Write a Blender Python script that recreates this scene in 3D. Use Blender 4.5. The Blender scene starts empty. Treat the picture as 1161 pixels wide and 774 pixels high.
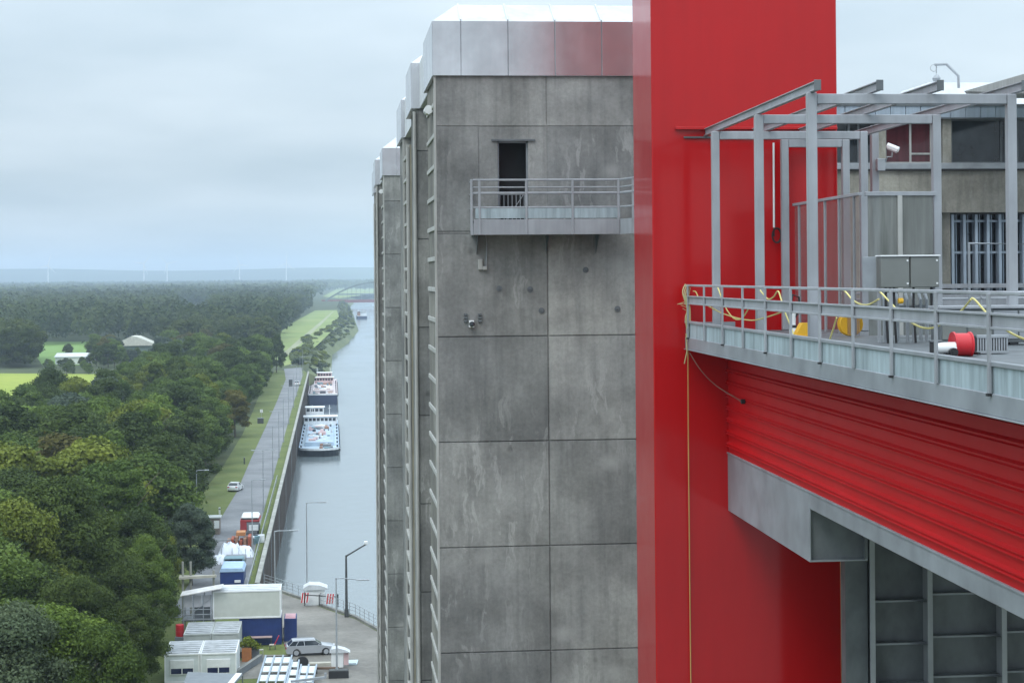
import bpy, math, random
import numpy as np
from mathutils import Vector, Matrix
R = math.radians
rnd = random.Random(7)
S = bpy.context.scene
COL = S.collection

# ------------------------------------------------------------------ camera
FPX, CX, HY, ROLL = 2077.0, 580.5, 313.0, 0.0085      # focal length in photo pixels, axis column, horizon row, roll
YAW = math.atan(205.0 / FPX)
EYE = Vector((0, 0, 36))
f0 = Vector((math.sin(YAW), math.cos(YAW), 0)); r0 = Vector((math.cos(YAW), -math.sin(YAW), 0)); z0 = Vector((0, 0, 1))
cr = r0 * math.cos(ROLL) - z0 * math.sin(ROLL); cu = z0 * math.cos(ROLL) + r0 * math.sin(ROLL)
cam = bpy.data.cameras.new('camera'); co = bpy.data.objects.new('camera', cam); COL.objects.link(co)
M3 = Matrix((cr, cu, -f0)).transposed()
co.matrix_world = Matrix.Translation(EYE) @ M3.to_4x4()
cam.sensor_width = 36; cam.lens = FPX / 1161 * 36; cam.shift_y = -74.0 / 1161
cam.clip_start = 0.5; cam.clip_end = 60000
S.camera = co

# ------------------------------------------------------------------ world, sun, exposure
SUN_EL, SUN_AZ = R(48), R(215)       # azimuth clockwise from +Y: behind the camera, a little to the left
w = bpy.data.worlds.new('World'); S.world = w; w.use_nodes = True
nt = w.node_tree; nt.nodes.clear()
def wn(t, **k):
    n = nt.nodes.new(t)
    for a, b in k.items(): setattr(n, a, b)
    return n
L = nt.links.new
out = wn('ShaderNodeOutputWorld'); bg = wn('ShaderNodeBackground'); bg.inputs[1].default_value = 0.1
sky = wn('ShaderNodeTexSky', sky_type='NISHITA', sun_disc=False, sun_elevation=SUN_EL, sun_rotation=SUN_AZ)
tc = wn('ShaderNodeTexCoord'); sep = wn('ShaderNodeSeparateXYZ'); L(tc.outputs['Generated'], sep.inputs[0])
zc = wn('ShaderNodeMath', operation='MAXIMUM'); L(sep.outputs[2], zc.inputs[0]); zc.inputs[1].default_value = 0
zd = wn('ShaderNodeMath', operation='ADD'); L(zc.outputs[0], zd.inputs[0]); zd.inputs[1].default_value = 0.14
dx = wn('ShaderNodeMath', operation='DIVIDE'); L(sep.outputs[0], dx.inputs[0]); L(zd.outputs[0], dx.inputs[1])
dy = wn('ShaderNodeMath', operation='DIVIDE'); L(sep.outputs[1], dy.inputs[0]); L(zd.outputs[0], dy.inputs[1])
cb = wn('ShaderNodeCombineXYZ'); L(dx.outputs[0], cb.inputs[0]); L(dy.outputs[0], cb.inputs[1])
no = wn('ShaderNodeTexNoise'); no.inputs['Scale'].default_value = 0.85; no.inputs['Detail'].default_value = 8
no.inputs['Roughness'].default_value = 0.5; L(cb.outputs[0], no.inputs['Vector'])
rp = wn('ShaderNodeValToRGB'); L(no.outputs['Fac'], rp.inputs[0])
rp.color_ramp.elements[0].position = 0.37; rp.color_ramp.elements[0].color = (3.95, 4.75, 5.35, 1)
rp.color_ramp.elements[1].position = 0.64; rp.color_ramp.elements[1].color = (5.2, 5.95, 6.5, 1)
# overcast skies brighten towards the zenith
g1 = wn('ShaderNodeMapRange'); L(zc.outputs[0], g1.inputs[0]); g1.inputs[1].default_value = 0.06; g1.inputs[2].default_value = 0.85
g1.inputs[3].default_value = 0.78; g1.inputs[4].default_value = 2.7
mu = wn('ShaderNodeVectorMath', operation='SCALE'); L(rp.outputs[0], mu.inputs[0]); L(g1.outputs[0], mu.inputs['Scale'])
mx = wn('ShaderNodeMix', data_type='RGBA'); mx.inputs[0].default_value = 0.94
L(sky.outputs[0], mx.inputs[6]); L(mu.outputs[0], mx.inputs[7]); L(mx.outputs[2], bg.inputs[0]); L(bg.outputs[0], out.inputs[0])
sl = bpy.data.lights.new('sun', 'SUN'); sl.energy = 0.6; sl.angle = R(25); sl.color = (1, .97, .92)
so = bpy.data.objects.new('sun', sl); COL.objects.link(so)
sd = Vector((math.sin(SUN_AZ) * math.cos(SUN_EL), math.cos(SUN_AZ) * math.cos(SUN_EL), math.sin(SUN_EL)))
so.rotation_euler = sd.to_track_quat('Z', 'Y').to_euler(); so.location = (0, 0, 200)
S.view_settings.view_transform = 'Standard'; S.view_settings.look = 'None'
S.view_settings.exposure = 0.74; S.view_settings.gamma = 1; S.view_settings.use_curve_mapping = False
S.cycles.use_denoising = True
S.cycles.max_bounces = 6; S.cycles.diffuse_bounces = 3; S.cycles.glossy_bounces = 3; S.cycles.transmission_bounces = 4
S.cycles.transparent_max_bounces = 12; S.cycles.volume_bounces = 1
S.cycles.sample_clamp_indirect = 4

# ------------------------------------------------------------------ locating helpers (photo pixel -> point in the place)
def ray(px, py): return f0 + cr * ((px - CX) / FPX) + cu * ((HY - py) / FPX)
def hy(px, py, Y): d = ray(px, py); return EYE + d * (Y / d.y)
def hz(px, py, z=0.0): d = ray(px, py); return EYE + d * ((z - 36) / d.z)
SK = 0.0164                           # the trough runs a degree off the towers' line
def hT(px, py, X0):
    d = ray(px, py); t = (X0 - SK * 40) / (d.x - SK * d.y); return EYE + d * t
def skew(v): return (v[0] + SK * (v[1] - 40), v[1], v[2])

# ------------------------------------------------------------------ object helpers
def tag(o, label=None, cat=None, group=None, kind=None):
    if label: o['label'] = label
    if cat: o['category'] = cat
    if group: o['group'] = group
    if kind: o['kind'] = kind
    return o
def thing(name, label, cat, loc=(0, 0, 0), rz=0, group=None):
    o = bpy.data.objects.new(name, None); o.empty_display_size = .3; COL.objects.link(o)
    o.location = loc; o.rotation_euler = (0, 0, rz); return tag(o, label, cat, group)
class MB:
    def __init__(s): s.v = []; s.f = []
    def poly(s, pts):
        n = len(s.v); s.v += [tuple(p) for p in pts]; s.f.append(tuple(range(n, n + len(pts)))); return s
    def box(s, x0, x1, y0, y1, z0_, z1, fn=None):
        n = len(s.v)
        P = [(x0, y0, z0_), (x1, y0, z0_), (x1, y1, z0_), (x0, y1, z0_), (x0, y0, z1), (x1, y0, z1), (x1, y1, z1), (x0, y1, z1)]
        s.v += [fn(p) for p in P] if fn else P
        s.f += [tuple(n + i for i in q) for q in ((3, 2, 1, 0), (4, 5, 6, 7), (0, 1, 5, 4), (1, 2, 6, 5), (2, 3, 7, 6), (3, 0, 4, 7))]; return s
    def bbox(s, x0, x1, y0, y1, z0_, z1, b=.01, fn=None):      # box with bevelled edges
        import itertools
        n = len(s.v); idx = {}
        xs, ys, zs = (x0, x1), (y0, y1), (z0_, z1)
        for i, j, k in itertools.product((0, 1), repeat=3):
            sx, sy, sz = (1 if i == 0 else -1), (1 if j == 0 else -1), (1 if k == 0 else -1)
            for a in range(3):
                p = [xs[i] + sx * b, ys[j] + sy * b, zs[k] + sz * b]
                p[a] = (xs[i], ys[j], zs[k])[a]
                idx[(i, j, k, a)] = len(s.v); s.v.append(fn(p) if fn else tuple(p))
        c = ((x0 + x1) / 2, (y0 + y1) / 2, (z0_ + z1) / 2)
        def face(ids):
            P = [Vector(s.v[q]) for q in ids]
            nn = (P[1] - P[0]).cross(P[2] - P[1]); ce = sum(P, Vector()) / len(P)
            if nn.dot(ce - Vector(fn(c) if fn else c)) < 0: ids = ids[::-1]
            s.f.append(tuple(ids))
        for a in range(3):
            for v in (0, 1):
                o = [d for d in range(3) if d != a]; ids = []
                for p, q in ((0, 0), (1, 0), (1, 1), (0, 1)):
                    t = [0, 0, 0]; t[a] = v; t[o[0]] = p; t[o[1]] = q; ids.append(idx[(*t, a)])
                face(ids)
        for a in range(3):
            o = [d for d in range(3) if d != a]
            for p in (0, 1):
                for q in (0, 1):
                    ids = []
                    for v, aa in ((0, o[0]), (0, o[1]), (1, o[1]), (1, o[0])):
                        t = [0, 0, 0]; t[a] = v; t[o[0]] = p; t[o[1]] = q; ids.append(idx[(*t, aa)])
                    face(ids)
        for i, j, k in itertools.product((0, 1), repeat=3): face([idx[(i, j, k, a)] for a in range(3)])
        return s
    def tube(s, pts, r, n=8, r2=None, cap=True):
        P = [Vector(p) for p in pts]; base = len(s.v); m = len(P)
        up = None
        for i, p in enumerate(P):
            t = (P[min(i + 1, m - 1)] - P[max(i - 1, 0)]).normalized()
            if up is None:
                up = Vector((0, 0, 1)) if abs(t.z) < .9 else Vector((1, 0, 0))
            a = t.cross(up); a = a.normalized() if a.length > 1e-6 else Vector((0, 1, 0)); b = a.cross(t).normalized(); up = b
            rr = r if r2 is None else r + (r2 - r) * i / (m - 1)
            for k in range(n):
                an = 2 * math.pi * k / n + math.pi / n; s.v.append(tuple(p + a * (rr * math.cos(an)) + b * (rr * math.sin(an))))
        for i in range(m - 1):
            for k in range(n):
                s.f.append((base + i * n + k, base + (i + 1) * n + k, base + (i + 1) * n + (k + 1) % n, base + i * n + (k + 1) % n))
        if cap:
            s.f.append(tuple(base + k for k in range(n))); s.f.append(tuple(base + (m - 1) * n + k for k in range(n))[::-1])
        return s
    def beam(s, a, b, wd, ht=None):     # rectangular bar between two points
        a = Vector(a); b = Vector(b); ht = ht or wd; t = (b - a).normalized()
        u = Vector((0, 0, 1)) if abs(t.z) < .95 else Vector((0, 1, 0)); sx = t.cross(u).normalized() * wd / 2; sz = sx.cross(t).normalized() * ht / 2
        n = len(s.v)
        for c in (a, b): s.v += [tuple(c + q) for q in (-sx - sz, sx - sz, sx + sz, -sx + sz)]
        s.f += [tuple(n + i for i in q) for q in ((0, 1, 2, 3), (7, 6, 5, 4), (0, 4, 5, 1), (1, 5, 6, 2), (2, 6, 7, 3), (3, 7, 4, 0))]; return s
    def prism(s, prof, a, b, fn):       # profile (u,v) list swept from a to b; fn(u,v,t) -> point
        n = len(s.v); m = len(prof)
        for t in (a, b): s.v += [tuple(fn(u, v, t)) for u, v in prof]
        for k in range(m): s.f.append((n + k, n + (k + 1) % m, n + m + (k + 1) % m, n + m + k))
        s.f.append(tuple(n + k for k in range(m))[::-1]); s.f.append(tuple(n + m + k for k in range(m))); return s
    def lathe(s, prof, c, ax='z', n=20):
        base = len(s.v); m = len(prof)
        for r, h in prof:
            for k in range(n):
                a = 2 * math.pi * k / n; x, y = r * math.cos(a), r * math.sin(a)
                p = {'z': (x, y, h), 'x': (h, x, y), 'y': (x, h, y)}[ax]
                s.v.append((c[0] + p[0], c[1] + p[1], c[2] + p[2]))
        for i in range(m - 1):
            for k in range(n): s.f.append((base + i * n + k, base + i * n + (k + 1) % n, base + (i + 1) * n + (k + 1) % n, base + (i + 1) * n + k))
        s.f.append(tuple(base + k for k in range(n))[::-1]); s.f.append(tuple(base + (m - 1) * n + k for k in range(n))); return s
    def build(s, name, mat, parent=None, local=False, smooth=False):
        off = (0, 0, 0)
        if parent is not None and not local:
            off = Vector(parent.location)
            q = parent.parent
            while q is not None: off = off + q.location; q = q.parent
        me = bpy.data.meshes.new(name)
        me.from_pydata([(v[0] - off[0], v[1] - off[1], v[2] - off[2]) for v in s.v], [], s.f)
        import bmesh
        bm = bmesh.new(); bm.from_mesh(me); bmesh.ops.recalc_face_normals(bm, faces=bm.faces); bm.to_mesh(me); bm.free()
        me.materials.append(mat)
        if smooth:
            me.polygons.foreach_set('use_smooth', [True] * len(me.polygons))
            try: me.set_sharp_from_angle(angle=R(35))
            except Exception: pass
        o = bpy.data.objects.new(name, me); COL.objects.link(o)
        if parent is not None: o.parent = parent
        return o
def copy_tree(root, loc, rz=None, label=None, group=None, scale=None):
    r = root.copy(); COL.objects.link(r); r.location = loc
    if rz is not None: r.rotation_euler = (0, 0, rz)
    if scale is not None: r.scale = scale
    if label: r['label'] = label
    if group: r['group'] = group
    for ch in list(root.children):
        c = ch.copy(); COL.objects.link(c); c.parent = r
        for g in list(ch.children):
            d = g.copy(); COL.objects.link(d); d.parent = c
    return r

# ------------------------------------------------------------------ materials
MATS = {}
class NT:
    def __init__(s, name):
        s.m = bpy.data.materials.new(name); s.m.use_nodes = True; s.t = s.m.node_tree; s.p = s.t.nodes['Principled BSDF']
    def n(s, t, ins=None, **k):
        n = s.t.nodes.new(t)
        for a, b in k.items(): setattr(n, a, b)
        for a, b in (ins or {}).items():
            if hasattr(b, 'is_linked') or isinstance(b, bpy.types.NodeSocket): s.t.links.new(b, n.inputs[a])
            else: n.inputs[a].default_value = b
        return n
    def pos(s, scale=(1, 1, 1), obj=False):
        if obj: src = s.n('ShaderNodeTexCoord').outputs['Object']
        else: src = s.n('ShaderNodeNewGeometry').outputs['Position']
        mp = s.n('ShaderNodeMapping', {0: src}); mp.inputs['Scale'].default_value = scale; return mp.outputs[0]
    def noise(s, vec, sc, det=4, rough=.55): return s.n('ShaderNodeTexNoise', {'Vector': vec, 'Scale': sc, 'Detail': det, 'Roughness': rough}).outputs['Fac']
    def ramp(s, fac, stops):
        r = s.n('ShaderNodeValToRGB', {0: fac}); e = r.color_ramp.elements
        while len(e) < len(stops): e.new(.5)
        for q, (p, c) in zip(e, stops): q.position = p; q.color = (*c, 1) if len(c) == 3 else c
        return r.outputs[0]
    def mix(s, f, a, b, bt='MIX'):
        n = s.n('ShaderNodeMix', data_type='RGBA', blend_type=bt)
        for i, v in ((0, f), (6, a), (7, b)):
            if isinstance(v, bpy.types.NodeSocket): s.t.links.new(v, n.inputs[i])
            elif isinstance(v, (int, float)): n.inputs[i].default_value = v
            else: n.inputs[i].default_value = (*v, 1)
        return n.outputs[2]
    def set(s, **k):
        for a, b in k.items():
            a = {'col': 'Base Color', 'rough': 'Roughness', 'metal': 'Metallic', 'spec': 'Specular IOR Level', 'coat': 'Coat Weight', 'alpha': 'Alpha', 'ior': 'IOR', 'norm': 'Normal', 'crough': 'Coat Roughness'}[a]
            if isinstance(b, bpy.types.NodeSocket): s.t.links.new(b, s.p.inputs[a])
            else: s.p.inputs[a].default_value = (*b, 1) if isinstance(b, tuple) else b
        return s
    def bump(s, h, st, dist=.02):
        b = s.n('ShaderNodeBump', {'Height': h, 'Strength': st, 'Distance': dist}); s.t.links.new(b.outputs[0], s.p.inputs['Normal'])
g3 = lambda v, k=1.0: tuple(min(1, c * k) for c in v)
def plain(name, col, rough=.6, metal=0, var=.12, sc=1.5, coat=0, obj=True, bump=0):
    if name in MATS: return MATS[name]
    t = NT(name); v = t.pos(obj=obj); f = t.noise(v, sc, 5)
    t.set(col=t.ramp(f, [(.3, g3(col, 1 - var)), (.7, g3(col, 1 + var))]), rough=rough, metal=metal, coat=coat)
    if bump: t.bump(t.noise(v, sc * 8), bump)
    MATS[name] = t.m; return t.m

# concrete cast in lifts: tone changes from bay to bay, soot, vertical runs, lime bloom
def concrete(name, base, streak=1.0, ox=2.95, pw=3.09, zt=40.19, ph=2.935, warm=0, bands=True):
    t = NT(name); P = t.pos()
    s = t.n('ShaderNodeSeparateXYZ', {0: P})
    c = t.ramp(t.noise(P, .55, 8, .62), [(.32, g3(base, .68)), (.5, base), (.68, g3(base, 1.32))])
    if bands:
        ix = t.n('ShaderNodeMath', {0: t.n('ShaderNodeMath', {0: s.outputs[0], 1: ox}, operation='SUBTRACT').outputs[0], 1: pw}, operation='DIVIDE')
        iz = t.n('ShaderNodeMath', {0: t.n('ShaderNodeMath', {0: s.outputs[2], 1: zt}, operation='SUBTRACT').outputs[0], 1: ph}, operation='DIVIDE')
        fx = t.n('ShaderNodeMath', {0: ix.outputs[0]}, operation='FLOOR'); fz = t.n('ShaderNodeMath', {0: iz.outputs[0]}, operation='FLOOR')
        cm = t.n('ShaderNodeCombineXYZ', {0: fx.outputs[0], 1: fz.outputs[0]})
        wnz = t.n('ShaderNodeTexWhiteNoise', {0: cm.outputs[0]}, noise_dimensions='3D').outputs[0]
        c = t.mix(1.0, c, t.ramp(wnz, [(0, (.72, .73, .73)), (1, (1.26, 1.25, 1.22))]), 'MULTIPLY')
    st = t.noise(t.pos((3.2, 3.2, .22)), 1.6, 7, .6)
    c = t.mix(.6, c, t.ramp(st, [(.28, (.66, .67, .68)), (.5, (1, 1, 1)), (.74, (1.16, 1.16, 1.15))]), 'MULTIPLY')
    fine = t.noise(P, 9, 6, .7)
    c = t.mix(.7, c, t.ramp(fine, [(.25, (.74, .74, .74)), (.75, (1.25, 1.25, 1.25))]), 'MULTIPLY')
    # lime bloom: thin pale runs gated by a broad mask
    wp = t.n('ShaderNodeVectorMath', {0: t.pos((2.0, 2.0, .34)), 1: t.n('ShaderNodeVectorMath', {0: t.n('ShaderNodeTexNoise', {'Vector': P, 'Scale': .9, 'Detail': 3}).outputs['Color'], 'Scale': .9}, operation='SCALE').outputs[0]}, operation='ADD').outputs[0]
    run = t.n('ShaderNodeTexNoise', {'Vector': wp, 'Scale': 1.7, 'Detail': 5, 'Roughness': .6}).outputs['Fac']
    rm = t.ramp(run, [(.545, (0, 0, 0)), (.60, (1, 1, 1)), (.66, (.25, .25, .25))])
    gate = t.ramp(t.noise(t.pos((.5, .5, .33)), .8, 3), [(.48, (0, 0, 0)), (.62, (1, 1, 1))])
    k = t.n('ShaderNodeMath', {0: rm, 1: gate}, operation='MULTIPLY'); k2 = t.n('ShaderNodeMath', {0: k.outputs[0], 1: .46 * streak}, operation='MULTIPLY')
    c = t.mix(k2.outputs[0], c, (.42, .42, .41))
    # dark blots and tie-hole stains
    vo = t.n('ShaderNodeTexVoronoi', {'Vector': P, 'Scale': .62, 'Randomness': 1.0}).outputs['Distance']
    big = t.noise(t.pos((.9, .9, .6)), .34, 4)
    c = t.mix(.9, c, t.ramp(big, [(.36, (.74, .75, .76)), (.5, (1, 1, 1)), (.62, (1.2, 1.2, 1.18))]), 'MULTIPLY')
    vl = t.n('ShaderNodeTexVoronoi', {'Vector': t.pos((1, 1, 1.3)), 'Scale': .41, 'Randomness': 1.0}).outputs['Distance']
    c = t.mix(t.ramp(vl, [(.03, (.55, .55, .55)), (.16, (0, 0, 0))]), c, (.40, .40, .385))
    c = t.mix(.6, c, t.ramp(vo, [(.02, (.42, .42, .42)), (.075, (1, 1, 1))]), 'MULTIPLY')
    t.set(col=c, rough=.92, spec=.25); t.bump(t.noise(P, 14, 8, .65), .35, .015)
    MATS[name] = t.m; return t.m

CONC = concrete('weathered_concrete', (.240, .240, .236))
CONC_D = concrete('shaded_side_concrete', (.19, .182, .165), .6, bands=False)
CONC_R = concrete('building_concrete', (.27, .26, .225), .5, bands=False)
def red_paint(name, col, coat=.5, rough=.35, spec=.4, dirt=.35):
    t = NT(name); P = t.pos(); f = t.noise(P, .25, 4)
    c = t.ramp(f, [(.3, g3(col, .94)), (.7, g3(col, 1.06))])
    d = t.noise(t.pos((4, 4, .4)), 1.2, 6)
    c = t.mix(dirt, c, t.ramp(d, [(.35, (.86, .8, .8)), (.6, (1, 1, 1))]), 'MULTIPLY')
    t.set(col=c, rough=t.ramp(t.noise(P, 1.2, 5), [(.05, (rough - .05,) * 3), (.95, (rough + .07,) * 3)]), coat=coat, crough=.10, spec=spec); t.bump(t.noise(P, 2.2, 3), .04, .02); MATS[name] = t.m; return t.m
RED = red_paint('glossy_red_paint', (.43, .0025, .004), .55, .34, .2)
REDC = red_paint('red_cladding_paint', (.50, .005, .008), .0, .50, .18, .0)
def streaked(name, col, rough=.45, metal=0., amt=.3, sx=5., zs=.5):
    t = NT(name); P = t.pos()
    c = t.ramp(t.noise(P, .9, 6), [(.3, g3(col, .85)), (.7, g3(col, 1.13))])
    d = t.noise(t.pos((sx, sx, zs)), 1.1, 6)
    c = t.mix(1.0, c, t.ramp(d, [(.3, (1 - amt,) * 3), (.6, (1, 1, 1)), (.8, (1 + amt * .5,) * 3)]), 'MULTIPLY')
    t.set(col=c, rough=t.ramp(t.noise(P, 1, 3), [(.05, (rough - .03,) * 3), (.95, (rough + .05,) * 3)]), metal=metal); t.bump(t.noise(P, 6, 4), .04, .006); MATS[name] = t.m; return t.m
STEEL = streaked('grey_painted_steel', (.325, .34, .365), .5, 0, .16)
STEELB = streaked('grey_beam_paint', (.27, .29, .315), .42, 0, .22, 1.5, 1.5)
STEELD = streaked('dark_grey_steel', (.13, .145, .155), .55, 0, .4, 2, 1.2)
FAS = streaked('blue_kick_plate', (.36, .44, .475), .5, 0, .35, 7, .8)
CORN = streaked('brushed_metal_cornice', (.62, .62, .64), .24, .85, .05, 5, .35)
ROOFW = streaked('white_roof_sheet', (.58, .60, .62), .4, 0, .1)
FRAME = streaked('pale_fin_frame', (.42, .42, .40), .8, 0, .22)
BEIGE = streaked('beige_infill', (.30, .28, .215), .8, 0, .25)
GALV = streaked('galvanised_steel', (.36, .385, .41), .45, .3, .2, 3, 3)
PBLUE = streaked('pale_blue_metal', (.36, .43, .50), .42, .2, .2, 6, .5)
CABI = plain('cabinet_grey', (.17, .18, .17), .5)
BLACK = plain('black_rubber', (.02, .02, .022), .7)
WHITE = plain('white_paint', (.75, .76, .76), .45, 0, .08)
HOSE = plain('yellow_hose', (.72, .62, .22), .5)
YEL = plain('yellow_plastic', (.72, .40, .02), .5)
ROPE = plain('orange_rope', (.48, .30, .10), .9)
REDP = plain('red_plastic', (.55, .02, .03), .4)
t = NT('dark_glass'); P = t.pos(); t.set(col=t.ramp(t.noise(P, 1.1, 5), [(.3, (.006, .008, .012)), (.7, (.035, .045, .055))]), rough=.06, coat=.3); GLASS = t.m
t = NT('maroon_blind_glass'); P = t.pos((6, 6, .8)); t.set(col=t.ramp(t.noise(P, .8, 5), [(.3, (.045, .008, .012)), (.7, (.10, .02, .028))]), rough=.12, coat=.3); MAROON = t.m
def mesh_glass(name, tint, mixf):
    t = NT(name); P = t.pos((8, 8, .6)); tr = t.n('ShaderNodeBsdfTransparent'); tr.inputs[0].default_value = (*tint, 1)
    t.set(col=t.ramp(t.noise(P, 1, 5), [(.3, (.15, .16, .15)), (.7, (.30, .31, .30))]), rough=.35)
    ms = t.n('ShaderNodeMixShader'); ms.inputs[0].default_value = mixf
    t.t.links.new(tr.outputs[0], ms.inputs[1]); t.t.links.new(t.p.outputs[0], ms.inputs[2])
    t.t.links.new(ms.outputs[0], t.t.nodes['Material Output'].inputs[0]); MATS[name] = t.m; return t.m
PANE = mesh_glass('dusty_clear_sheet', (.85, .87, .86), .62)
PANER = mesh_glass('dusty_clear_sheet_side', (.96, .9, .9), .24)
def ground_mat(name, a, b, sc, sc2=12, rough=.95, bump=.3):
    t = NT(name); P = t.pos(); c = t.ramp(t.noise(P, sc, 8, .6), [(.34, a), (.66, b)])
    c = t.mix(.8, c, t.ramp(t.noise(P, sc2, 6, .7), [(.25, (.72, .72, .72)), (.75, (1.28, 1.28, 1.28))]), 'MULTIPLY')
    t.set(col=c, rough=rough, spec=.3)
    if bump: t.bump(t.noise(P, sc2 * .5, 4), bump, .1)
    MATS[name] = t.m; return t.m
ASPH = ground_mat('worn_asphalt', (.12, .125, .135), (.215, .22, .23), .12, 3, .62)
APRON = ground_mat('damp_quay_paving', (.125, .115, .10), (.235, .22, .195), .16, 2.5, .6)
GRASS = ground_mat('verge_grass', (.085, .115, .03), (.14, .165, .05), .12, 3)
FLOOR = ground_mat('woodland_floor', (.035, .05, .02), (.075, .09, .035), .05, 1)
DYKE = ground_mat('dyke_grass', (.17, .235, .07), (.25, .29, .10), .01, .2)
FIELDG = ground_mat('green_field_crop', (.13, .22, .05), (.16, .26, .065), .01, .3)
FIELDY = ground_mat('yellow_field_crop', (.23, .29, .035), (.29, .33, .05), .012, .3)
BANKM = ground_mat('reed_bank', (.11, .14, .06), (.19, .21, .10), .03, .5)
PILE = None
t = NT('rusty_sheet_piling'); P = t.pos()
c = t.ramp(t.noise(t.pos((1.2, 1.2, .3)), .9, 7), [(.3, (.045, .035, .03)), (.7, (.12, .095, .08))])
s_ = t.n('ShaderNodeSeparateXYZ', {0: P}); c = t.mix(t.ramp(s_.outputs[2], [(0, (0, 0, 0)), (1, (0, 0, 0))]), c, (.1, .1, .1)); t.set(col=c, rough=.85); PILE = t.m
GREYK = ground_mat('grey_kerb_concrete', (.17, .17, .16), (.25, .25, .235), .5, 4)
KERB = ground_mat('pale_kerb_concrete', (.25, .25, .23), (.38, .38, .35), .5, 4)
t = NT('canal_water'); P = t.pos((1, .55, 1))
h = t.noise(P, .35, 5, .55)
h2 = t.noise(t.pos((1, .35, 1)), .012, 5, .6)
t.set(col=(.19, .225, .235), rough=t.ramp(h2, [(.35, (.04,) * 3), (.65, (.16,) * 3)]), ior=1.33)
t.p.inputs['Specular IOR Level'].default_value = .9
t.bump(t.n('ShaderNodeMath', {0: h, 1: t.n('ShaderNodeMath', {0: t.noise(t.pos((1, .5, 1)), .06, 3), 1: 2.0}, operation='MULTIPLY').outputs[0]}, operation='ADD').outputs[0], .14, .3); WATER = t.m
HILL = ground_mat('wooded_hill', (.045, .065, .035), (.07, .09, .045), .0015, .02, bump=0)
BARK = plain('grey_brown_bark', (.09, .075, .055), .95, 0, .3, 3)
def leafmat(name, a, b, trans=.22):
    t = NT(name)
    at = t.n('ShaderNodeAttribute', attribute_name='tone').outputs['Fac']
    oi = t.n('ShaderNodeObjectInfo').outputs['Random']
    c = t.ramp(at, [(0, a), (1, b)])
    c = t.mix(1.0, c, t.ramp(oi, [(0, (.80, .84, .88)), (.5, (1, 1, 1)), (1, (1.2, 1.2, 1.0))]), 'MULTIPLY')
    t.set(col=c, rough=.7, spec=.10)
    tl = t.n('ShaderNodeBsdfTranslucent'); t.t.links.new(c, tl.inputs[0])
    ms = t.n('ShaderNodeMixShader'); ms.inputs[0].default_value = trans
    t.t.links.new(t.p.outputs[0], ms.inputs[1]); t.t.links.new(tl.outputs[0], ms.inputs[2])
    t.t.links.new(ms.outputs[0], t.t.nodes['Material Output'].inputs[0]); MATS[name] = t.m; return t.m
LEAF = {
 'dark green': leafmat('leaf_dark_green', (.032, .052, .014), (.095, .130, .034)),
 'mid green': leafmat('leaf_mid_green', (.055, .090, .018), (.160, .225, .050)),
 'yellow green': leafmat('leaf_yellow_green', (.085, .115, .016), (.215, .245, .045)),
 'rusty brown': leafmat('leaf_rusty_brown', (.075, .072, .022), (.150, .135, .040)),
 'grey green': leafmat('leaf_grey_green', (.062, .088, .056), (.120, .150, .098)),
}
LEAF['pale green'] = leafmat('leaf_pale_scrub', (.105, .135, .055), (.20, .23, .10))
LEAF['far'] = leafmat('leaf_far_wood', (.030, .050, .016), (.120, .145, .042))

# ------------------------------------------------------------------ setting: land, water, hills
QX = -9.0
def sheet(name, pts, z, mat, label=None):
    m = MB(); m.poly([(p[0], p[1], z) for p in pts]); o = m.build(name, mat); return tag(o, kind='structure')
def gp(px, py): v = hz(px, py, 0); return (v.x, v.y)
fence_px = [(300, 665), (319, 671), (345, 680), (370, 689), (403, 700), (429, 714.5)]
fence_w = [gp(*p) for p in fence_px]
bank = [(-9.2, 700), (-9.3, 790), (-8.5, 1074), (1.6, 1246), (14, 1550), (17, 2100), (20, 2810), (40, 3600), (90, 4600)]
e = fence_w[-1]
land_edge = [(60, 150)] + [(e[0] + 10, e[1] - 9)] + fence_w[::-1] + [(QX, fence_w[0][1] + 1.5), (QX, 400), (QX, 600)] + bank
land = land_edge + [(160, 5600), (300, 13500), (-7000, 13500), (-7000, -60), (60, -60)]
sheet('ground', land, 0, FLOOR)
right = [(60, -60), (60, 1200), (95, 2100), (105, 3000), (130, 3700), (190, 4800), (300, 13500), (7000, 13500), (7000, -60)]
sheet('ground', right, -.02, DYKE)
wt = MB(); wt.poly([(-200, 100, -9), (400, 100, -9), (400, 7000, -9), (-200, 7000, -9)]); tag(wt.build('water', WATER), kind='structure')
# quay wall of corrugated sheet piles, kerb on top
qp = [p for p in land_edge if p[1] > 100][0:]
def wallpts(pts):
    for a, b in zip(pts[:-1], pts[1:]): yield Vector((a[0], a[1], 0)), Vector((b[0], b[1], 0))
sp = MB()
line = [(e[0] + 10, e[1] - 9)] + fence_w[::-1] + [(QX, fence_w[0][1] + 1.5), (QX, 705)]
for a, b in wallpts(line):
    d = b - a; n_ = max(1, int(d.length / .6)); t_ = d.normalized(); nn = Vector((t_.y, -t_.x, 0))
    for k in range(n_):
        p = a + d * (k / n_); q = a + d * ((k + 1) / n_); off = nn * (.16 if k % 2 else 0.02)
        sp.poly([p + off, q + off, q + off - Vector((0, 0, 10)), p + off - Vector((0, 0, 10))])
        o2 = nn * (.02 if k % 2 else .16)
        sp.poly([q + off, q + o2, q + o2 - Vector((0, 0, 10)), q + off - Vector((0, 0, 10))])
qw = tag(sp.build('quay_wall', PILE), 'tall rusty brown sheet pile wall between the road and the canal water', 'quay wall')
kb = MB()
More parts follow.
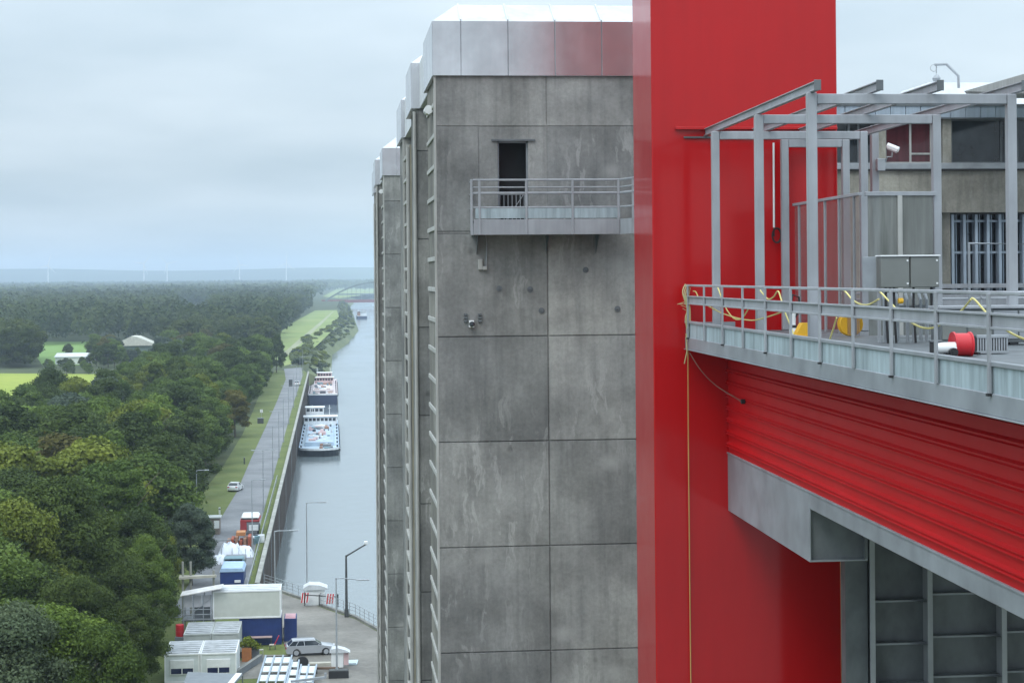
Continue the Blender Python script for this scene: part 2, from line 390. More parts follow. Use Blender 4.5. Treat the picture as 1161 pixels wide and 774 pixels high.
for a, b in wallpts(line):
    d = (b - a).normalized(); nn = Vector((d.y, -d.x, 0)); c0 = a + nn * .02; c1 = b + nn * .02
    if abs(d.x) < .01 and b.y > 300: kb.beam(c0 + Vector((0, 0, .12)), c1 + Vector((0, 0, .12)), .55, .36); kb.build('coping', KERB, qw)
    else: k2 = MB(); k2.beam(c0 + Vector((0, 0, .10)), c1 + Vector((0, 0, .10)), .35, .3); k2.build('coping', GREYK, qw)
ld = MB()                             # ladders let into the wall
for yy in (232, 262, 300, 345, 395, 450):
    for s in (-.25, .25): ld.beam((QX + .25, yy + s, .1), (QX + .25, yy + s, -9.2), .06)
    for k in range(22): ld.beam((QX + .25, yy - .25, -.4 - .4 * k), (QX + .25, yy + .25, -.4 - .4 * k), .04)
ld.build('ladder', GALV, qw)
# earth bank beyond the end of the wall
bk = MB()
for a, b in zip(bank[:-1], bank[1:]):
    if a[1] < 750: bk.poly([(a[0], a[1], .05), (a[0] + .1, a[1], -9.3), (b[0] + 9, b[1], -9.3), (b[0] - 4, b[1], .05)]); continue
    bk.poly([(a[0] - 4, a[1], .05), (a[0] + 4, a[1], -4.5), (b[0] + 4, b[1], -4.5), (b[0] - 4, b[1], .05)])
    bk.poly([(a[0] + 4, a[1], -4.5), (a[0] + 9, a[1], -9.3), (b[0] + 9, b[1], -9.3), (b[0] + 4, b[1], -4.5)])
tag(bk.build('canal_bank', BANKM), kind='structure')
bk = MB()
for a, b in zip(right[:-2], right[1:-1]): bk.poly([(a[0], a[1], 0), (a[0] - 9, a[1], -9.3), (b[0] - 9, b[1], -9.3), (b[0], b[1], 0)])
tag(bk.build('canal_bank', BANKM), kind='structure')
# sheets laid on the land
sheet('grass_verge', [gp(*p) for p in [(205, 600), (223, 566), (252, 530), (275, 492), (286, 468), (296, 442), (312, 420), (345, 420), (349.5, 424), (331, 499), (303, 600), (291, 648), (283, 690), (180, 690)]], .02, GRASS)
sheet('road', [gp(*p) for p in [(228, 640), (246.5, 594), (268.5, 557.6), (285, 519), (300.8, 485), (313.7, 455.6), (324, 430), (322, 418), (342, 416.5), (343, 427), (333.3, 455), (324.8, 486), (302, 568), (293, 604), (284, 650), (276, 700), (190, 700)]], .04, ASPH)
sheet('path', [gp(*p) for p in [(317, 672), (319, 672.5), (345, 681.5), (370, 691), (403, 702), (428.5, 716.5)]] + [(60, 148), (60, 100), (-2, 100), (-3, 150)] + [gp(*p) for p in [(330, 744), (318, 722), (300, 705)]], .06, APRON)
sheet('path', [gp(*p) for p in [(268, 750), (300, 742), (420, 742), (420, 762), (372, 766), (330, 741), (300, 745), (255, 774)]][:4] + [gp(270, 770)], .03, APRON)
sheet('grass_verge', [(-60, 60), (30, 60), (30, 145)] + fence_w[::-1] + [(QX - .3, 214), (-60, 215)], .01, GRASS)
sheet('dyke', [gp(*p) for p in [(300, 392), (311.6, 381), (330, 367), (357, 352), (382, 351.5), (386, 366), (360, 391), (345, 402), (330, 413), (316, 416)]], .06, DYKE)
sheet('path', [gp(*p) for p in [(319, 402), (340, 384), (362, 366), (377, 353), (378.5, 353), (366, 366), (345, 386), (324, 405)]], .08, ground_mat('pale_gravel_path', (.26, .27, .17), (.32, .33, .22), .05, .5))
sheet('field', [gp(*p) for p in [(30, 387.5), (104, 387.5), (98, 414), (48, 414)]], .05, FIELDG)
sheet('field', [gp(*p) for p in [(-20, 423), (112, 424), (100, 462), (-20, 462)]], .05, FIELDY)
sheet('field', [gp(*p) for p in [(170, 356), (206, 353), (240, 353), (248, 366), (200, 368)]], .05, FIELDG)
sheet('field', [gp(*p) for p in [(90, 343.5), (94, 340), (170, 340), (172, 343.5)]], .05, DYKE)
sheet('field', [gp(*p) for p in [(366, 336), (384, 326.5), (440, 322), (440, 331), (384, 338)]], .05, DYKE)
# low hills on the horizon
hm = MB(); N = 60; prev = None
for i in range(N + 1):
    x = -6800 + 13600 * i / N
    top = 92 + 5 * math.sin(i * .9) + 4 * math.sin(i * .37 + 1) + (4 if x < -1400 else 0)
    cur = [(x, 9000, -1), (x, 9700, 45 + 4 * math.sin(i * 1.3)), (x, 10600, top), (x, 12800, top + 4), (x, 13400, -1)]
    if prev:
        for a in range(4): hm.poly([prev[a], prev[a + 1], cur[a + 1], cur[a]])
    prev = cur
tag(hm.build('hills', HILL, smooth=True), kind='structure')

# ------------------------------------------------------------------ foliage
def leaf_mesh(name, lobes, n, size, rng, flat=.75, mat=None):
    """n leaf cards spread on and in a set of lobes (x,y,z,r)."""
    lob = np.array(lobes); w_ = lob[:, 3] ** 2; w_ /= w_.sum()
    idx = rng.choice(len(lob), n, p=w_)
    d = rng.normal(size=(n, 3)); d /= np.linalg.norm(d, axis=1)[:, None]
    low = (d[:, 2] < -.3) & (rng.random(n) < .55); d[low, 2] *= -1
    rr = lob[idx, 3] * (.5 + .55 * rng.random(n) ** .6) * (1 + .16 * rng.normal(size=n))
    c = lob[idx, :3] + d * rr[:, None] * np.array([1, 1, flat])
    nn = d + rng.normal(size=(n, 3)) * .55; nn /= np.linalg.norm(nn, axis=1)[:, None]
    a = np.cross(nn, rng.normal(size=(n, 3))); a /= np.linalg.norm(a, axis=1)[:, None]; b = np.cross(nn, a)
    s = size * (.6 + .8 * rng.random(n))[:, None]; a = a * s * .5; b = b * s * .36
    V = np.stack([c - a * 1.1, c - b, c + a * 1.1, c + b], 1).reshape(-1, 3)
    me = bpy.data.meshes.new(name); me.vertices.add(4 * n); me.vertices.foreach_set('co', V.astype(np.float32).ravel())
    me.loops.add(4 * n); me.loops.foreach_set('vertex_index', np.arange(4 * n, dtype=np.int32))
    me.polygons.add(n); me.polygons.foreach_set('loop_start', np.arange(n, dtype=np.int32) * 4); me.update(); me.validate()
    lt = rng.random(len(lob))[idx]; tone = np.clip(.55 * lt + .45 * rng.random(n), 0, 1)
    at = me.attributes.new('tone', 'FLOAT', 'FACE'); at.data.foreach_set('value', tone.astype(np.float32))
    me.materials.append(mat or LEAF['mid green']); return me
def lobes_for(h, r, n, rng, shape='round', rl=(.24, .40)):
    out_ = []
    for i in range(n):
        u = (i + .5) / n; z = u ** .8; an = i * 2.4 + rng.random() * .9
        prof = math.sin(math.pi * min(.98, .16 + .84 * z)) ** .6 if shape == 'round' else (1 - z) ** .75 + .12
        q = r * prof * (.5 + .38 * rng.random())
        out_.append((q * math.cos(an), q * math.sin(an), h * (.17 + .77 * z) + rng.normal() * h * .02, r * (rl[0] + (rl[1] - rl[0]) * rng.random())))
    out_.append((0, 0, h * .6, r * .5)); return out_
def trunk_mesh(h, r, rng):
    m = MB(); m.tube([(0, 0, 0), (.1, .05, h * .3), (-.1, .1, h * .6), (0, 0, h * .85)], r, 7, r * .25)
    for k in range(6):
        a = k * 1.1 + rng.random(); z = h * (.3 + .08 * k); ln = h * .22
        m.tube([(0, 0, z), (ln * .5 * math.cos(a), ln * .5 * math.sin(a), z + ln * .4), (ln * math.cos(a), ln * math.sin(a), z + ln * .9)], r * .4, 5, r * .1)
    return m
PROTO = {}
def make_proto(key, h, r, nl, n, size, shape, seed, rl=(.24, .40)):
    rng = np.random.default_rng(seed)
    cm_ = leaf_mesh('crown', lobes_for(h, r, nl, rng, shape, rl), n, size, rng)
    tm = trunk_mesh(h, h * .018, rng); o = tm.build('trunk', BARK); me = o.data; bpy.data.objects.remove(o)
    PROTO[key] = (cm_, me, h)
for i in range(5): make_proto(('near', i), 16, 4.8 + .3 * i, 46 + 5 * i, 62000, .235, 'round', 10 + i, (.14, .34))
for i in range(3): make_proto(('close', i), 16, 4.8 + .4 * i, 54 + 5 * i, 120000, .165, 'round', 110 + i, (.13, .33))
make_proto(('near', 5), 17, 4.0, 46, 50000, .235, 'cone', 31, (.14, .32))
for i in range(5): make_proto(('mid', i), 16, 4.9 + .25 * i, 34 + 3 * i, 24000, .40, 'round', 40 + i, (.15, .36))
make_proto(('mid', 5), 17, 4.0, 34, 20000, .40, 'cone', 61, (.15, .34))
for i in range(4): make_proto(('back', i), 16, 5.4, 22, 6500, .8, 'round', 70 + i)
for i in range(3): make_proto(('bush', i), 3.2, 2.4, 9, 700, .75, 'round', 80 + i, (.35, .5))
def tree(x, y, h, kind, level, i, label, group, name='broadleaf_tree', cat='tree', wide=1.0, z=0):
    if level == 'near' and y < 140: level, i = 'close', i % 3
    cmsh, tmsh, H = PROTO[(level, i)]; s = h / H
    o = thing(name, label, cat, (x, y, z), rnd.random() * 6.28, group); o.scale = (s * wide, s * wide, s)
    c = bpy.data.objects.new('crown', cmsh); COL.objects.link(c); c.parent = o
    c.material_slots[0].link = 'OBJECT'; c.material_slots[0].material = LEAF[kind]
    t_ = bpy.data.objects.new('trunk', tmsh); COL.objects.link(t_); t_.parent = o
    return o
WOODG = 'trees of the wood left of the road'
kinds = ['dark green'] * 7 + ['mid green'] * 7 + ['yellow green'] * 3 + ['rusty brown'] * 1 + ['grey green'] * 2
named = [  # the crowns one can point to: crown-top pixel, distance, height, kind, level index, width, label
 (62, 545, 168, 18.5, 'dark green', 4, 1.05, 'big dark green tree with dense rounded crown in the middle of the wood at left'),
 (140, 520, 200, 19, 'mid green', 5, 1.1, 'tall pointed green tree rising above its neighbours in the wood'),
 (75, 498, 232, 18, 'rusty brown', 2, 1.35, 'broad brownish tree behind the big dark crown in the wood'),
 (8, 560, 158, 18, 'yellow green', 1, 1.0, 'yellowish green tree cut by the left edge of the photo'),
 (178, 600, 206, 14.5, 'yellow green', 3, .9, 'yellowing tree left of the grey-green tree by the work yard'),
 (216, 570, 218, 9.6, 'grey green', 0, 1.15, 'grey-green round tree standing beside the work yard and road'),
 (60, 682, 112, 17, 'mid green', 0, 1.25, 'bright green spreading crown in the bottom left corner, left of the cabins'),
 (90, 655, 138, 16, 'dark green', 1, 1.0, 'dark tree between the bottom left crowns and the stacked cabins'),
 (135, 640, 165, 15, 'dark green', 2, 1.0, 'dark green tree just left of the scaffold landing'),
 (108, 702, 110, 15.4, 'mid green', 3, .85, 'fresh green tree at the bottom edge left of the white cabins'),
 (152, 668, 192, 12, 'dark green', 4, 1.1, 'dark tree crowding up to the scaffold landing from the left'),
 (168, 700, 182, 11, 'mid green', 0, .9, 'mid green tree close behind the red barrel'),
 (150, 735, 160, 9, 'dark green', 1, 1.0, 'low dark tree hugging the left side of the front white cabin'),
 (10, 690, 108, 16.5, 'grey green', 2, 1.1, 'grey-green tree at the bottom left corner of the photo'),
 (230, 425, 395, 14.5, 'yellow green', 1, 1.0, 'golden green tree at the middle of the wood edge by the road'),
 (266, 442, 420, 13.5, 'rusty brown', 0, 1.2, 'orange brown tree leaning over the grass verge'),
 (293, 378, 690, 15, 'mid green', 3, 1.1, 'light green tree at the far end of the wood'),
 (313, 381, 705, 13.6, 'dark green', 2, .85, 'dark tree standing last in the wood where the road ends'),
]
placed = []
for (px, py, D, h, kd, i, wd, lb) in named:
    p = hy(px, py, D); tree(p.x, D, p.z if 6 < p.z < 24 else h, kd, 'near' if D < 230 else 'mid', i, lb, None, wide=wd); placed.append((p.x, D, 5.0 * wd))
def clash(x, y, m):
    return any((x - a) ** 2 + (y - b) ** 2 < (m if c == 0 else max(m, c * .9)) ** 2 for a, b, c in placed)
zones = [(80, 150, 'at the lower left'), (150, 215, 'behind the lower left crowns'), (215, 300, 'in its middle depth'), (300, 400, 'near its yellow field side'), (400, 760, 'towards its far end')]
cnt = 0
for it in range(9000):
    D = 78 + (720 - 78) * rnd.random() ** 1.15
    edge = -23.5 if D > 225 else (-24.5 if D > 150 else -22)
    left = -.1815 * D - 9
    if D > 335: left = max(left, -62 + (D - 335) * -.02)
    if D > 420: left = max(left, -58 + (D - 420) * .02)
    if left > edge: continue
    x = left + (edge - left) * rnd.random()
    m = 5.9 if D < 200 else (7.2 if D < 400 else 9.0)
    if clash(x, D, m): continue
    placed.append((x, D, 0)); cnt += 1
    n1 = math.sin(x * .13 + D * .05) + math.sin(D * .031 - x * .07)
    kd = rnd.choice(kinds) if rnd.random() < .6 else ('dark green' if n1 < 0 else 'mid green')
    zn = next(z for a, b, z in zones if a <= D < b or b == 760)
    if x > edge - 7: zn = 'along its road side edge'; 
    h = rnd.uniform(12.5, 17.5) * (.80 if x > edge - 4 else 1) * (.9 if D > 330 else 1)
    if D < 120: h = rnd.uniform(11, 14.5)
    if D < 150 and kd == 'yellow green': kd = 'mid green'
    tree(x, D, h, kd, 'near' if D < 215 else 'mid', rnd.choice([0, 1, 2, 3, 4, 4, 5] if kd in ('dark green', 'mid green') else [0, 1, 2, 3, 4]),
         '%s %s tree %s of the wood, %s' % ('tall' if h > 15.6 else ('low' if h < 12.5 else 'medium'), kd, zn.replace('at the', 'in the').replace('behind the lower left crowns', 'behind the lower left crowns').replace('in its middle depth', 'in the middle').replace('near its yellow field side', 'towards the yellow field side').replace('towards its far end', 'in the far part').replace('along its road side edge', 'on the road edge'), 'close to the verge' if x > edge - 9 else ('near the photo edge' if (x + .1815 * D) < 12 else 'well inside')), WOODG, wide=rnd.uniform(1.05, 1.4))
    if cnt > 212: break
print('near trees', cnt)
# tree groups between the fields
REST = []
def clump(pts, n, hh, kds, label, group, level='back', m=7):
    pl = []; k = 0
    xs = [p[0] for p in pts]; ys = [p[1] for p in pts]
    for it in range(4000):
        px = rnd.uniform(min(xs), max(xs)); py = rnd.uniform(min(ys), max(ys)); ins = False; j = len(pts) - 1
        for i in range(len(pts)):
            if (pts[i][1] > py) != (pts[j][1] > py) and px < (pts[j][0] - pts[i][0]) * (py - pts[i][1]) / (pts[j][1] - pts[i][1]) + pts[i][0]: ins = not ins
            j = i
        if not ins: continue
        v = gp(px, py)
        if any((v[0] - a) ** 2 + (v[1] - b) ** 2 < m * m for a, b in pl): continue
        pl.append(v); kd = rnd.choice(kds); k += 1
        if level is None:
            REST.append((v[0], v[1], rnd.uniform(*hh), rnd.randrange(4), rnd.uniform(1, 1.3), rnd.uniform(0, 6.28)))
            if k >= n: return
            continue
        tree(v[0], v[1], rnd.uniform(*hh), kd, level, rnd.randrange(4), '%s %s' % (kd, label), group, wide=rnd.uniform(1, 1.3))
        if k >= n: return
clump([(-8, 417), (32, 417), (30, 409), (22, 405), (-8, 405)], 26, (15, 19), ['dark green', 'grey green', 'dark green'], '', '', None)
clump([(40, 424), (104, 425), (104, 415), (50, 416)], 16, (3, 4.6), ['dark green', 'grey green', 'dark green', 'mid green'], 'low bushy tree between the yellow field and the white shed', 'low trees by the white shed', m=6)
clump([(132, 414), (182, 414), (182, 407), (132, 407)], 14, (4.5, 6), ['dark green', 'grey green', 'mid green'], 'low tree in front of the barn', 'low trees before the barn', m=6)
clump([(180, 422), (240, 424), (262, 412), (252, 402), (180, 404)], 30, (9, 13), ['dark green', 'grey green', 'mid green', 'rusty brown'], 'tree in the belt right of the barn', 'trees right of the barn')
clump([(108, 418), (134, 418), (130, 402), (108, 406)], 14, (8, 11.5), ['dark green', 'grey green', 'mid green', 'rusty brown'], 'tree standing between the white shed and the barn', 'trees left of the barn')
clump([(70, 404), (80, 404), (80, 402), (70, 402)], 2, (5, 6), ['dark green', 'mid green'], '', '', None)
clump([(170, 402), (300, 404), (312, 394), (300, 384), (240, 384), (190, 386)], 60, (13, 17), ['dark green', 'mid green', 'grey green', 'dark green'], '', '', None)
clump([(296, 389), (311, 381), (330, 367), (352, 353), (345, 350), (322, 354), (280, 372)], 60, (15, 20), ['dark green', 'dark green', 'mid green'], '', '', None)
def merged(items, name, mat):
    Vs = []; Ts = []
    for (x, y, h, i, wd, an) in items:
        me, _, H = PROTO[('back', i)]; n = len(me.vertices); V = np.empty(n * 3, np.float32); me.vertices.foreach_get('co', V); V = V.reshape(-1, 3) * (h / H)
        c, s_ = math.cos(an), math.sin(an); V = V @ np.array([[c, s_, 0], [-s_, c, 0], [0, 0, 1]], np.float32) * np.array([wd, wd, 1], np.float32) + np.array([x, y, 0], np.float32)
        Vs.append(V); T = np.empty(n // 4, np.float32); me.attributes['tone'].data.foreach_get('value', T); Ts.append(np.clip(T * .5 + rnd.random() * .5, 0, 1))
    V = np.concatenate(Vs); T = np.concatenate(Ts).astype(np.float32); n = len(T)
    me = bpy.data.meshes.new(name); me.vertices.add(4 * n); me.vertices.foreach_set('co', V.ravel()); me.loops.add(4 * n); me.loops.foreach_set('vertex_index', np.arange(4 * n, dtype=np.int32))
    me.polygons.add(n); me.polygons.foreach_set('loop_start', np.arange(n, dtype=np.int32) * 4); me.update()
    me.attributes.new('tone', 'FLOAT', 'FACE').data.foreach_set('value', T); me.materials.append(mat); o = bpy.data.objects.new(name, me); COL.objects.link(o); return o
tag(merged(REST, 'distant_trees', LEAF['far']), 'dense trees beside the green field and along the foot of the dyke', 'trees', kind='stuff')
# bushes on the canal bank beyond the quay
nb = 0
for it in range(2500):
    y = 765 + (2700 - 715) * rnd.random() ** 1.5
    j = next(i for i in range(len(bank) - 1) if bank[i + 1][1] >= y); a, b = bank[j], bank[j + 1]
    x = a[0] + (b[0] - a[0]) * (y - a[1]) / (b[1] - a[1]) + rnd.uniform(-8, 6)
    zb = -max(0, (x - (a[0] + (b[0] - a[0]) * (y - a[1]) / (b[1] - a[1])) + 3)) * .7
    if clash(x, y, 4.2): continue
    placed.append((x, y, 0)); nb += 1
    kd = rnd.choice(['grey green', 'pale green', 'pale green', 'yellow green'])
    tree(x, y, rnd.uniform(1.2, 2.7), kd, 'bush', rnd.randrange(3), '%s bush on the sloping canal bank beside the dyke' % kd, 'bushes on the canal bank', 'bush', 'bush', 1.4, zb)
    if nb > 260: break
# far woods: thousands of crowns that read as one mass
def far_wood(regions, name, size, per, mat, seed):
    rng = np.random.default_rng(seed); lob = []; C_ = []
    for (x0, x1, y0, y1, step, h0, h1, fn) in regions:
        y = y0
        while y < y1:
            x = x0(y) if callable(x0) else x0; xe = x1(y) if callable(x1) else x1
            while x < xe:
                xx = x + rng.normal() * step * .3; yy = y + rng.normal() * step * .3
                if fn is None or fn(xx, yy):
                    h_ = rng.uniform(h0, h1); r = step * .62
                    tn = min(1, max(0, .5 + .33 * math.sin(xx * .011 + 1.3 * math.sin(yy * .0043)) * math.cos(yy * .006 + xx * .003) + .35 * rng.normal() * .6))
                    for _ in range(3): C_.append((xx + rng.normal() * r * .4, yy + rng.normal() * r * .4, h_ * (.33 + .42 * rng.random()), r * .62, tn, h_))
                x += step
            y += step
    A = np.array(C_); n = len(A) * per; idx = np.repeat(np.arange(len(A)), per)
    d = rng.normal(size=(n, 3)); d[:, 2] = np.where(d[:, 2] < -.5, -d[:, 2], d[:, 2]); d /= np.linalg.norm(d, axis=1)[:, None]
    sz = A[idx, 3] * np.array(size)
    zs = np.stack([A[idx, 3], A[idx, 3], A[idx, 5] * .34], 1)
    c = A[idx, :3] + d * zs * (.8 + .3 * rng.random((n, 1)))
    nn = d + rng.normal(size=(n, 3)) * .4; nn /= np.linalg.norm(nn, axis=1)[:, None]
    a = np.cross(nn, rng.normal(size=(n, 3))); a /= np.linalg.norm(a, axis=1)[:, None]; b = np.cross(nn, a)
    a *= (sz * (.5 + .5 * rng.random(n)))[:, None]; b *= (sz * .4)[:, None]
    V = np.stack([c - a, c - b, c + a, c + b], 1).reshape(-1, 3)
    me = bpy.data.meshes.new(name); me.vertices.add(4 * n); me.vertices.foreach_set('co', V.astype(np.float32).ravel())
    me.loops.add(4 * n); me.loops.foreach_set('vertex_index', np.arange(4 * n, dtype=np.int32))
    me.polygons.add(n); me.polygons.foreach_set('loop_start', np.arange(n, dtype=np.int32) * 4); me.update()
    at = me.attributes.new('tone', 'FLOAT', 'FACE'); at.data.foreach_set('value', np.clip(A[idx, 4] * .75 + .25 * rng.random(n), 0, 1).astype(np.float32))
    me.materials.append(mat); o = bpy.data.objects.new(name, me); COL.objects.link(o); return o
def nofield(x, y):
    k = y / 2077.0; px = 375 + x / k; gy = 315 + 36 / k
    if 200 < px < 246 and 349 < gy < 372: return False
    if 90 < px < 170 and 340 < gy < 343.5: return False
    if 20 < px < 110 and 333 < gy < 335: return False
    if px > 366 and gy > 327: return False
    if px > 330 and x > -14 and y < 3200: return False
    return True
o = far_wood([(lambda y: -.2 * y - 40, lambda y: -.035 * y + 6 if y < 1500 else -.012 * y - 20, 1040, 1900, 12, 16, 22, nofield),
              (lambda y: -.2 * y - 60, lambda y: -.01 * y - 12, 1900, 3100, 17, 16, 23, nofield)], 'far_wood', .42, 34, LEAF['far'], 5)
tag(o, 'broad dark wood stretching across the plain behind the green field', 'wood', kind='stuff')
o = far_wood([(lambda y: -.2 * y - 60, lambda y: .05 * y, 3100, 5600, 34, 16, 24, lambda x, y: nofield(x, y) and not (x > -40 and y < 4700)),
              (lambda y: -.2 * y - 60, lambda y: .06 * y, 5600, 8900, 60, 16, 26, None)], 'far_wood', .5, 16, LEAF['far'], 6)
tag(o, 'most distant blue wood below the hills on the horizon', 'wood', kind='stuff')
# continuing wood beyond the frame on the right bank
o = far_wood([(lambda y: 120 + .03 * y, lambda y: .25 * y + 260, 500, 3000, 26, 14, 20, None)], 'far_wood', .5, 14, LEAF['far'], 8)
tag(o, 'wood on the right bank of the canal behind the towers', 'wood', kind='stuff')

# ------------------------------------------------------------------ the lift towers
def joints():
    z = 40.19
    while z > 0: yield z; z -= 2.935
JZ = list(joints())
def wall_bays(m, x0, x1, yf, yb, z0_, z1, xs, gap=.036, proud=.045, openings=()):
    """a core block with cast bays standing proud of it, so the joints are real grooves; openings (x0,x1,z0,z1) are cut"""
    m.box(x0 + .01, x1 - .01, yf + proud, yb, z0_, z1)
    zs = [z1] + [z for z in JZ if z0_ < z < z1] + [z0_]
    X = [x0] + list(xs) + [x1]
    for a, b in zip(zs[:-1], zs[1:]):
        for c, d in zip(X[:-1], X[1:]):
            m.bbox(c + (gap / 2 if c != x0 else 0), d - (gap / 2 if d != x1 else 0), yf, yf + proud + .004, b + gap / 2, a - gap / 2, .007)
def fins(parent, X, ya, yb, zt, step=.87):
    m = MB(); m.box(X - .02, X + .10, ya, ya + .13, 0, zt)
    z = zt - .5
    while z > 0: m.bbox(X - .015, X + .10, ya + .13, yb, z, z + .13, .01); z -= step
    m.build('fin_frame', FRAME, parent)
    MB().box(X + .12, X + .2, ya, yb, 0, zt).build('infill', BEIGE, parent)
CB, CT = 41.59, 43.12
def cornice(parent, x0, x1, y0, y1, seams=1.32, roof=True, sx=None, back=0):
    m = MB(); x = x0; first = sx or seams
    edges = [x0] + [x0 + first + i * seams for i in range(int((x1 - x0 - first) / seams) + 1)] + [x1]
    edges = [q for q in edges if q <= x1]
    for a, b in zip(edges[:-1], edges[1:]):
        if b - a > .02: m.bbox(a + .006, b - .006, y0, y0 + .1, CB, CT, .008)
    m.box(x0 + .012, x1 - .012, y0 + .1, y1, CB + .01, CT - .01)
    y = y0 + .1
    while y < y1 - .1: m.bbox(x0 - .012, x0 + .03, y + .008, min(y + 1.3, y1) - .008, CB, CT, .008); y += 1.3
    m.build('cornice', CORN, parent)
    if roof:
        m = MB(); ht = .62
        P = [(x0 + .02, y0 + .02, CT), (x1, y0 + .02, CT), (x1, y1, CT), (x0 + .02, y1, CT)]
        ins = .75
        Q = [(x0 + ins, y0 + ins * 1.6, CT + ht), (x1 - .3, y0 + ins * 1.6, CT + ht), (x1 - .3, y1 - ins, CT + ht), (x0 + ins, y1 - ins, CT + ht)]
        for k in range(4): m.poly([P[k], P[(k + 1) % 4], Q[(k + 1) % 4], Q[k]])
        m.poly(Q)
        x = x0 + first
        while x < x1 - .8:
            m.beam((x, y0 + .03, CT + .02), (x, y0 + ins * 1.6, CT + ht + .02), .04, .05); x += seams
        m.build('roof_glazing', ROOFW, parent)
def tower(Y0, label, mid, rear, detail=False):
    t = thing('lift_tower', label, 'tower', (3, Y0, 0), 0, None)
    m = MB(); X1 = 9.2
    XL = 2.95
    if detail:
        # wing front with the door opening left free
        wall_bays(m, XL, X1, Y0, Y0 + .3, 0, 37.2, [6.04])
        dx0, dx1, dz1 = hy(564.5, 200, Y0).x, hy(599, 200, Y0).x, hy(580, 160, Y0).z
        m.box(XL, dx0, Y0 + .02, Y0 + .3, 37.2, CB); m.box(dx1, X1, Y0 + .02, Y0 + .3, 37.2, CB); m.box(dx0, dx1, Y0 + .02, Y0 + .3, dz1, CB)
        bl, br, bt_ = hy(543, 200, Y0).x, hy(617, 200, Y0).x, hy(580, 143.5, Y0).z
        g = .011; ya = Y0 + .024
        z142, z262 = 40.19, 37.255
        m.bbox(XL, 6.04 - g, Y0, ya, z142 + g, CB, .007); m.bbox(6.04 + g, X1, Y0, ya, z142 + g, CB, .007)
        m.bbox(6.04 + g, X1, Y0, ya, z262 + g, z142 - g, .007)
        m.bbox(XL, bl - g, Y0, ya, z262 + g, z142 - g, .007)
        # framed field round the door, slightly sunk
        m.bbox(bl + g, dx0, Y0 + .012, ya, z262 + g, z142 - g - .03, .006); m.bbox(dx1, br - g, Y0 + .012, ya, z262 + g, z142 - g - .03, .006)
        m.bbox(dx0 - .001, dx1 + .001, Y0 + .012, ya, dz1, z142 - g - .03, .006)
        m.build('wall', CONC, t)
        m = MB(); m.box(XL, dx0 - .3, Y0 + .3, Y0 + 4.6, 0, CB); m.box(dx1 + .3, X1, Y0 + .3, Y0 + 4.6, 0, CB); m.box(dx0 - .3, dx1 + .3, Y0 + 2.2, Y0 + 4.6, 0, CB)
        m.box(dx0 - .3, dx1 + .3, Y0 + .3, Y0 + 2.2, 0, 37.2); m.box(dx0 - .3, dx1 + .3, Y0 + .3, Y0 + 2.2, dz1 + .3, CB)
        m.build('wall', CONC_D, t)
        MB().box(dx0 - .28, dx1 + .28, Y0 + .8, Y0 + .85, 37.22, dz1 + .25).build('doorway_shade_panel', BLACK, t)  # black backing panel that stands in for the shade inside the doorway
        d = MB(); fr = .045
        for a, b in ((dx0, dx0 + fr), (dx1 - fr, dx1)): d.box(a, b, Y0 + .12, Y0 + .2, 37.4, dz1)
        d.box(dx0, dx1, Y0 + .12, Y0 + .2, dz1 - fr, dz1)
        dd = d.build('door', STEELB, t)
        l = MB(); l.box(dx0 - .17, dx1 + .2, Y0 - .05, Y0 + .01, dz1 + .0, dz1 + .05); l.build('lintel', STEELD, t)
        l = MB()
        for k in range(7): x = dx0 + .08 + k * .115; l.tube([(x, Y0 + .32, 37.35), (x, Y0 + .32, 38.3)], .012, 6)
        l.beam((dx0, Y0 + .32, 38.3), (dx1, Y0 + .32, 38.3), .03); l.beam((dx0 + .2, Y0 + .32, 37.5), (dx1 - .1, Y0 + .32, 38.3), .02)
        l.build('gate', GALV, t)
    else:
        wall_bays(m, XL, X1, Y0, Y0 + 4.6, 0, CB, [6.04]); m.build('wall', CONC, t)
    fins(t, XL - .03, Y0 + .35, Y0 + 4.4, CB - .3)
    MB().box(XL - .06, XL - .005, Y0, Y0 + .12, 0, CB).build('corner_trim', FRAME, t)
    # middle block and rear wing
    m = MB(); wall_bays(m, 2.86, X1, Y0 + mid, Y0 + mid + 4.0, 0, CB, [6.04]); m.build('wall', CONC, t)
    m = MB(); m.tube([(2.80, Y0 + mid - .05, 0), (2.80, Y0 + mid - .05, CB - .1)], .06, 8); m.tube([(2.74, Y0 + mid + 4, 0), (2.74, Y0 + mid + 4, CB - 1)], .07, 8); m.build('downpipe', FRAME, t)
    m = MB(); wall_bays(m, 2.97, X1, Y0 + rear, Y0 + rear + 5.0, 0, CB, [6.04]); m.build('wall', CONC, t)
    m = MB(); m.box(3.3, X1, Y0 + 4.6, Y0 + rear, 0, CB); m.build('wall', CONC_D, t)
    MB().box(2.9, 2.96, Y0 + rear, Y0 + rear + .12, 0, CB).build('corner_trim', FRAME, t)
    fins(t, 2.93, Y0 + rear - 3.2, Y0 + rear - .15, CB - .5)
    cornice(t, 2.86, X1 + .1, Y0 - .08, Y0 + 4.9, sx=.79)
    cornice(t, 2.70, X1, Y0 + mid - .08, Y0 + mid + 4.1)
    cornice(t, 2.86, X1, Y0 + rear - .08, Y0 + rear + 5.1)
    m = MB()
    m.poly([(2.98, Y0 + 4.7, CB + .02), (2.98, Y0 + mid, CB + .02), (2.98, Y0 + mid, CT), (2.98, Y0 + 4.7, CT)]); m.box(2.99, X1, Y0 + 4.9, Y0 + mid - .1, CB, CT - .02); m.build('cornice', ROOFW, t)
    m = MB(); m.box(2.99, X1, Y0 + mid + 4.1, Y0 + rear - .1, CB, CT - .02); m.build('cornice', ROOFW, t)
